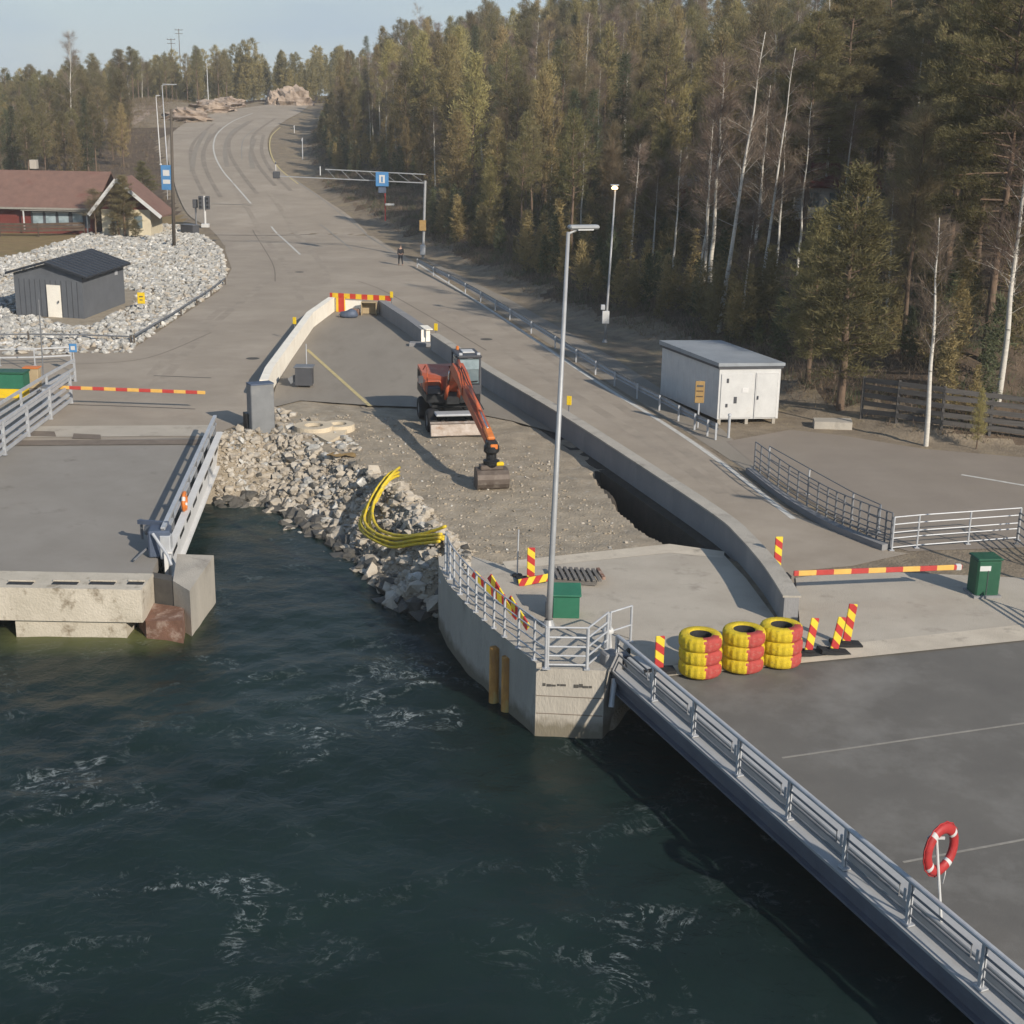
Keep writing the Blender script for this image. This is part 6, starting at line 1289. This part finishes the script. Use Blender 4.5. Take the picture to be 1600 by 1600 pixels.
bigtree(573, 150, 19, 'spruce spire standing out on the skyline by the road crest', 'spruce', 2); bigtree(196, 372, 6.0, 'bushy dark tree in front of the red-roofed house', 'near', 1, 1.9); bigtree(165, 368, 4.2, 'reddish bare garden tree beside the house porch', 'near', 0, 1.6)
for o in C.objects:
    if o.get('label') == 'reddish bare garden tree beside the house porch': o['label'] = 'lower bushy tree beside the house porch'
for px, py, h_, lab in ((212, 374, 1.9, 'yellow-green bush in front of the cream gable'), (178, 372, 1.7, 'dark bush at the right end of the plank fence'), (225, 320, 5, 'olive garden pine behind the cream gable')): bigtree(px, py, h_, lab, 'near', 0, 2.2)
for px, py, h_, lab, k_ in ((150, 370, 4.6, 'bare reddish-brown garden tree in front of the house porch', 0), (186, 371, 5.2, 'bare brown garden tree between the porch and the cream gable', 1)):
    p = G(px, py); tree('bare_tree', lab, None, aspens[k_], p, 1.0, h_ / 11, wide=2.2)
# near right: the tall dark pines
cnt = {}
for Y_ in np.arange(62, 112, 4.4):
    for X_ in np.arange(10, 66, 4.4):
        x = X_ + prng.uniform(-1.7, 1.7); y = Y_ + prng.uniform(-1.7, 1.7); s_ = x - float(np.interp(y, XE[:, 0], XE[:, 1]))
        if s_ < 4.5 or (y < 76 and x < 18.5): continue
        z = lz(x, y); px, py, _ = project((x, y, z)); tx, ty, _ = project((x, y, z + 18))
        if px > 1760 or px < 900 or ty > 1600 or py < -40: continue
        if (abs(px - 1300) < 70 and y < 100 and s_ < 18) or hides(px, py, y): continue
        if not free(x, y, 3.2): continue
        r_ = prng.random(); kind = 'big' if (r_ < .55 and px > 1180) else ('young' if r_ < .68 else ('spruce' if r_ < .73 else ('birch' if r_ < .9 else 'aspen')))
        if px < 1180 and s_ < 10 and kind in ('young', 'spruce'): kind = 'birch'
        src, hh = {'big': (bigs, prng.uniform(.85, 1.2)), 'young': (nears, prng.uniform(.8, 1.35)), 'spruce': (spruces, prng.uniform(.7, 1.2)), 'birch': (birches, prng.uniform(.8, 1.15)), 'aspen': (aspens, prng.uniform(.7, 1.1))}[kind]
        l_, g_ = LAB[kind]; tree({'birch': 'birch', 'aspen': 'bare_tree', 'spruce': 'spruce_tree', 'young': 'young_pine'}.get(kind, 'pine_tree'), l_, g_, prng.choice(src), (x, y, z), prng.uniform(0, 6.28), hh); cnt[kind] = cnt.get(kind, 0) + 1
# the slope
for Y_ in np.arange(104, 318, 4.6):
    st = 4.3 + (Y_ - 104) * .008
    for X_ in np.arange(-58, 96, st):
        x = X_ + prng.uniform(-.4, .4) * st; y = Y_ + prng.uniform(-2, 2); s_ = x - float(np.interp(y, XE[:, 0], XE[:, 1]))
        if s_ < 5.5 + (4 if 150 < y < 190 else 0): continue
        z = lz(x, y); px, py, _ = project((x, y, z)); tx, ty, _ = project((x, y, z + 13))
        if px > 1660 or px < 400 or ty > 1600 or py < -30: continue
        if hides(px, py, y): continue
        if px > 1180 and prng.random() < .35: continue
        if px > 1000 and y > 190 and prng.random() < .35: continue
        if not free(x, y, 2.6): continue
        r_ = prng.random(); kind = 'young' if r_ < .36 else ('pine' if r_ < .58 else ('spruce' if r_ < .64 else ('birch' if r_ < .83 else 'aspen')))
        if cnt.get(kind, 0) > 285: continue
        src, hh = {'pine': (pines, prng.uniform(.75, 1.05)), 'young': (youngs, prng.uniform(.8, 1.35)), 'spruce': (spruces, prng.uniform(.65, 1.15)), 'birch': (birches, prng.uniform(.75, 1.1)), 'aspen': (aspens, prng.uniform(.75, 1.15))}[kind]
        if s_ < 11: hh *= .75
        l_, g_ = LAB[kind]; tree({'birch': 'birch', 'aspen': 'bare_tree', 'spruce': 'spruce_tree', 'young': 'young_pine'}.get(kind, 'pine_tree'), l_, g_, prng.choice(src), (x, y, z), prng.uniform(0, 6.28), hh); cnt[kind] = cnt.get(kind, 0) + 1
# the wood on the left
for Y_ in np.arange(186, 330, 4.3):
    for X_ in np.arange(-150, -58, 3.8):
        x = X_ + prng.uniform(-2, 2); y = Y_ + prng.uniform(-2, 2); l = float(np.interp(y, XL[:, 0], XL[:, 1])) - x
        if l < 4.5 or (abs(x + 74) < 5 and abs(y - 295) < 16): continue
        z = lz(x, y); px, py, _ = project((x, y, z))
        if px < -60 or px > 560: continue
        if not free(x, y, 2.7): continue
        r_ = prng.random(); kind = 'pine' if r_ < .52 else ('young' if r_ < .74 else ('spruce' if r_ < .84 else ('birch' if r_ < .95 else 'aspen')))
        src, hh = {'pine': (pines, prng.uniform(.85, 1.12)), 'young': (youngs, prng.uniform(.7, 1.1)), 'spruce': (spruces, prng.uniform(.7, 1.15)), 'birch': (birches, prng.uniform(.8, 1.1)), 'aspen': (aspens, prng.uniform(.75, 1.1))}[kind]
        hh *= .74
        lab_, grp_ = {'pine': ('tall thin-stemmed pine in the wood behind the red-roofed house', 'pines in the wood at left'), 'young': ('low olive pine in the wood left of the road', 'young pines in the wood at left'), 'spruce': ('dark spruce in the wood left of the road', 'spruces in the wood at left'), 'birch': ('bare white-stemmed birch in the wood left of the road', 'birches in the wood at left'), 'aspen': ('bare brown tree in the wood left of the road', 'bare trees in the wood at left')}[kind]
        tree({'birch': 'birch', 'aspen': 'bare_tree', 'spruce': 'spruce_tree', 'young': 'young_pine'}.get(kind, 'pine_tree'), lab_, grp_, prng.choice(src), (x, y, z), prng.uniform(0, 6.28), hh); cnt['l' + kind] = cnt.get('l' + kind, 0) + 1
print('trees', cnt)
# far woods beyond the crest, read as one mass
tv = []; rng = np.random.default_rng(3)
far_src = [np.array([v.co[:] for v in m_[1].vertices]).reshape(-1, 3, 3) for m_ in youngs[:2] + spruces[:1] + pines[:1]]
for _ in range(1500):
    y = 332 + 230 * rng.random() ** 1.8; x = rng.uniform(-.42, .44) * y; z = lz(x, y)
    px, py, _ = project((x, y, z + 10))
    if px < -80 or px > 1100 or (x > -20 and y < 345): continue
    src = far_src[rng.integers(len(far_src))]; sel = src[rng.random(len(src)) < .30]; c_ = sel.mean(1, keepdims=True); sel = c_ + (sel - c_) * 2.0; a = rng.uniform(0, 6.28); s_ = rng.uniform(.5, .95)
    rm = np.array([[math.cos(a), -math.sin(a), 0], [math.sin(a), math.cos(a), 0], [0, 0, 1]]); tv.append((sel @ rm.T) * s_ + [x, y, z])
tv = np.concatenate(tv); o = npmesh('far_forest', tv.reshape(-1, 3), np.arange(len(tv) * 3).reshape(-1, 3), ['needles_pine', 'needles_olive'], (np.arange(len(tv)) // 1500) % 2); tag(o, kind='stuff'); o['label'] = 'far conifer wood along the skyline beyond the road crest'
# undergrowth: dry grass and brush along the forest edge and on the slope
rng = np.random.default_rng(8)
def brush(name, n_, region, ln, wd, mats, spread=.12, per=10, up=1.0):
    x, y = region(n_); z = land(x, y); px = np.array([project((a, b_, c_))[0] for a, b_, c_ in zip(x, y, z)]); k_ = (px > -40) & (px < 1680); x, y, z = x[k_], y[k_], z[k_]
    tb = TB(); c_ = np.stack([x, y, z - .05], -1); sz = rng.random(len(c_)); h_ = sz < .5
    for q_, mi in ((h_, 0), (~h_, 1)): tb.tufts(c_[q_], np.tile([0, 0, up], (q_.sum(), 1)), per, ln, wd, [spread, spread, .02], mi)
    v_ = np.concatenate(tb.v); return tag(npmesh(name, v_.reshape(-1, 3), np.arange(len(v_) * 3).reshape(-1, 3), mats, np.concatenate(tb.mi)), kind='stuff')
def edge(a0, a1):
    def f(n_):
        y = rng.uniform(59, 300, n_) ** 1.0; s_ = rng.uniform(a0, a1, n_); return np.interp(y, XE[:, 0], XE[:, 1]) + s_, y
    return f
tv = []; far_src = [np.array([v.co[:] for v in m_[1].vertices]).reshape(-1, 3, 3) for m_ in youngs[:2] + spruces[:2]]
for _ in range(1500):
    y = 62 + 240 * rng.random(); s_ = 3.5 + 75 * rng.random() ** 1.7; x = float(np.interp(y, XE[:, 0], XE[:, 1])) + s_
    if y < 72 and x < 19: continue
    z = lz(x, y); px, py, _ = project((x, y, z + 1))
    if px < 430 or px > 1660 or py < -40 or (s_ < 8 and 150 < y < 190): continue
    if abs(px - 1300) < 70 and 85 < y < 112: continue
    q_ = rng.integers(4); src = far_src[q_]; sel = src[rng.random(len(src)) < .14]; c_ = sel.mean(1, keepdims=True); sel = c_ + (sel - c_) * 2.6; a = rng.uniform(0, 6.28); k_ = rng.uniform(.16, .42)
    rm = np.array([[math.cos(a), -math.sin(a), 0], [math.sin(a), math.cos(a), 0], [0, 0, 1]]); tv.append(((sel * [1.25, 1.25, 1]) @ rm.T) * k_ + [x, y, z - .2])
nt_ = np.concatenate([np.full(len(q_), i % 3) for i, q_ in enumerate(tv)]); tv = np.concatenate(tv); o = npmesh('thicket', tv.reshape(-1, 3), np.arange(len(tv) * 3).reshape(-1, 3), ['needles_spruce', 'needles_pine', 'needles_olive'], nt_); tag(o, kind='stuff'); o['label'] = 'low conifer thicket filling the ground under the wood right of the road'
brush('undergrowth', 5200, edge(2, 16), .7, .035, ['twigs', 'needles_spruce'], .3, 14)
brush('undergrowth', 5200, edge(12, 60), .8, .05, ['twigs', 'needles_pine'], .4, 10)
brush('dry_grass', 5200, edge(1.2, 7), .34, .03, ['twigs_ochre', 'twigs'], .25, 10)
def leftside(n_):
    y = rng.uniform(165, 320, n_); l = rng.uniform(1.5, 60, n_); return np.interp(y, XL[:, 0], XL[:, 1]) - l, y
brush('undergrowth', 2600, leftside, .8, .05, ['twigs', 'twigs_ochre'], .4, 10)
def mound(n_):
    return rng.normal(-76, 6, n_), rng.normal(290, 18, n_)
brush('dry_grass', 1800, mound, .6, .05, ['twigs_ochre', 'twigs'], .4, 10)
print('objects', len(bpy.data.objects))

# ------------------------------------------------------------------ thin spring haze in the air
hz_ = MB().box((0, 330, 28), (900, 800, 74)); m = bpy.data.materials.new('haze'); m.use_nodes = True; t_ = m.node_tree; t_.nodes.remove(t_.nodes['Principled BSDF']); pv = t_.nodes.new('ShaderNodeVolumePrincipled')
pv.inputs['Color'].default_value = (.92, .93, .93, 1); pv.inputs['Density'].default_value = .00038; pv.inputs['Anisotropy'].default_value = .0
t_.links.new(pv.outputs[0], t_.nodes['Material Output'].inputs['Volume']); MATS['haze'] = m
tag(hz_.build('haze', 'haze'), kind='stuff')
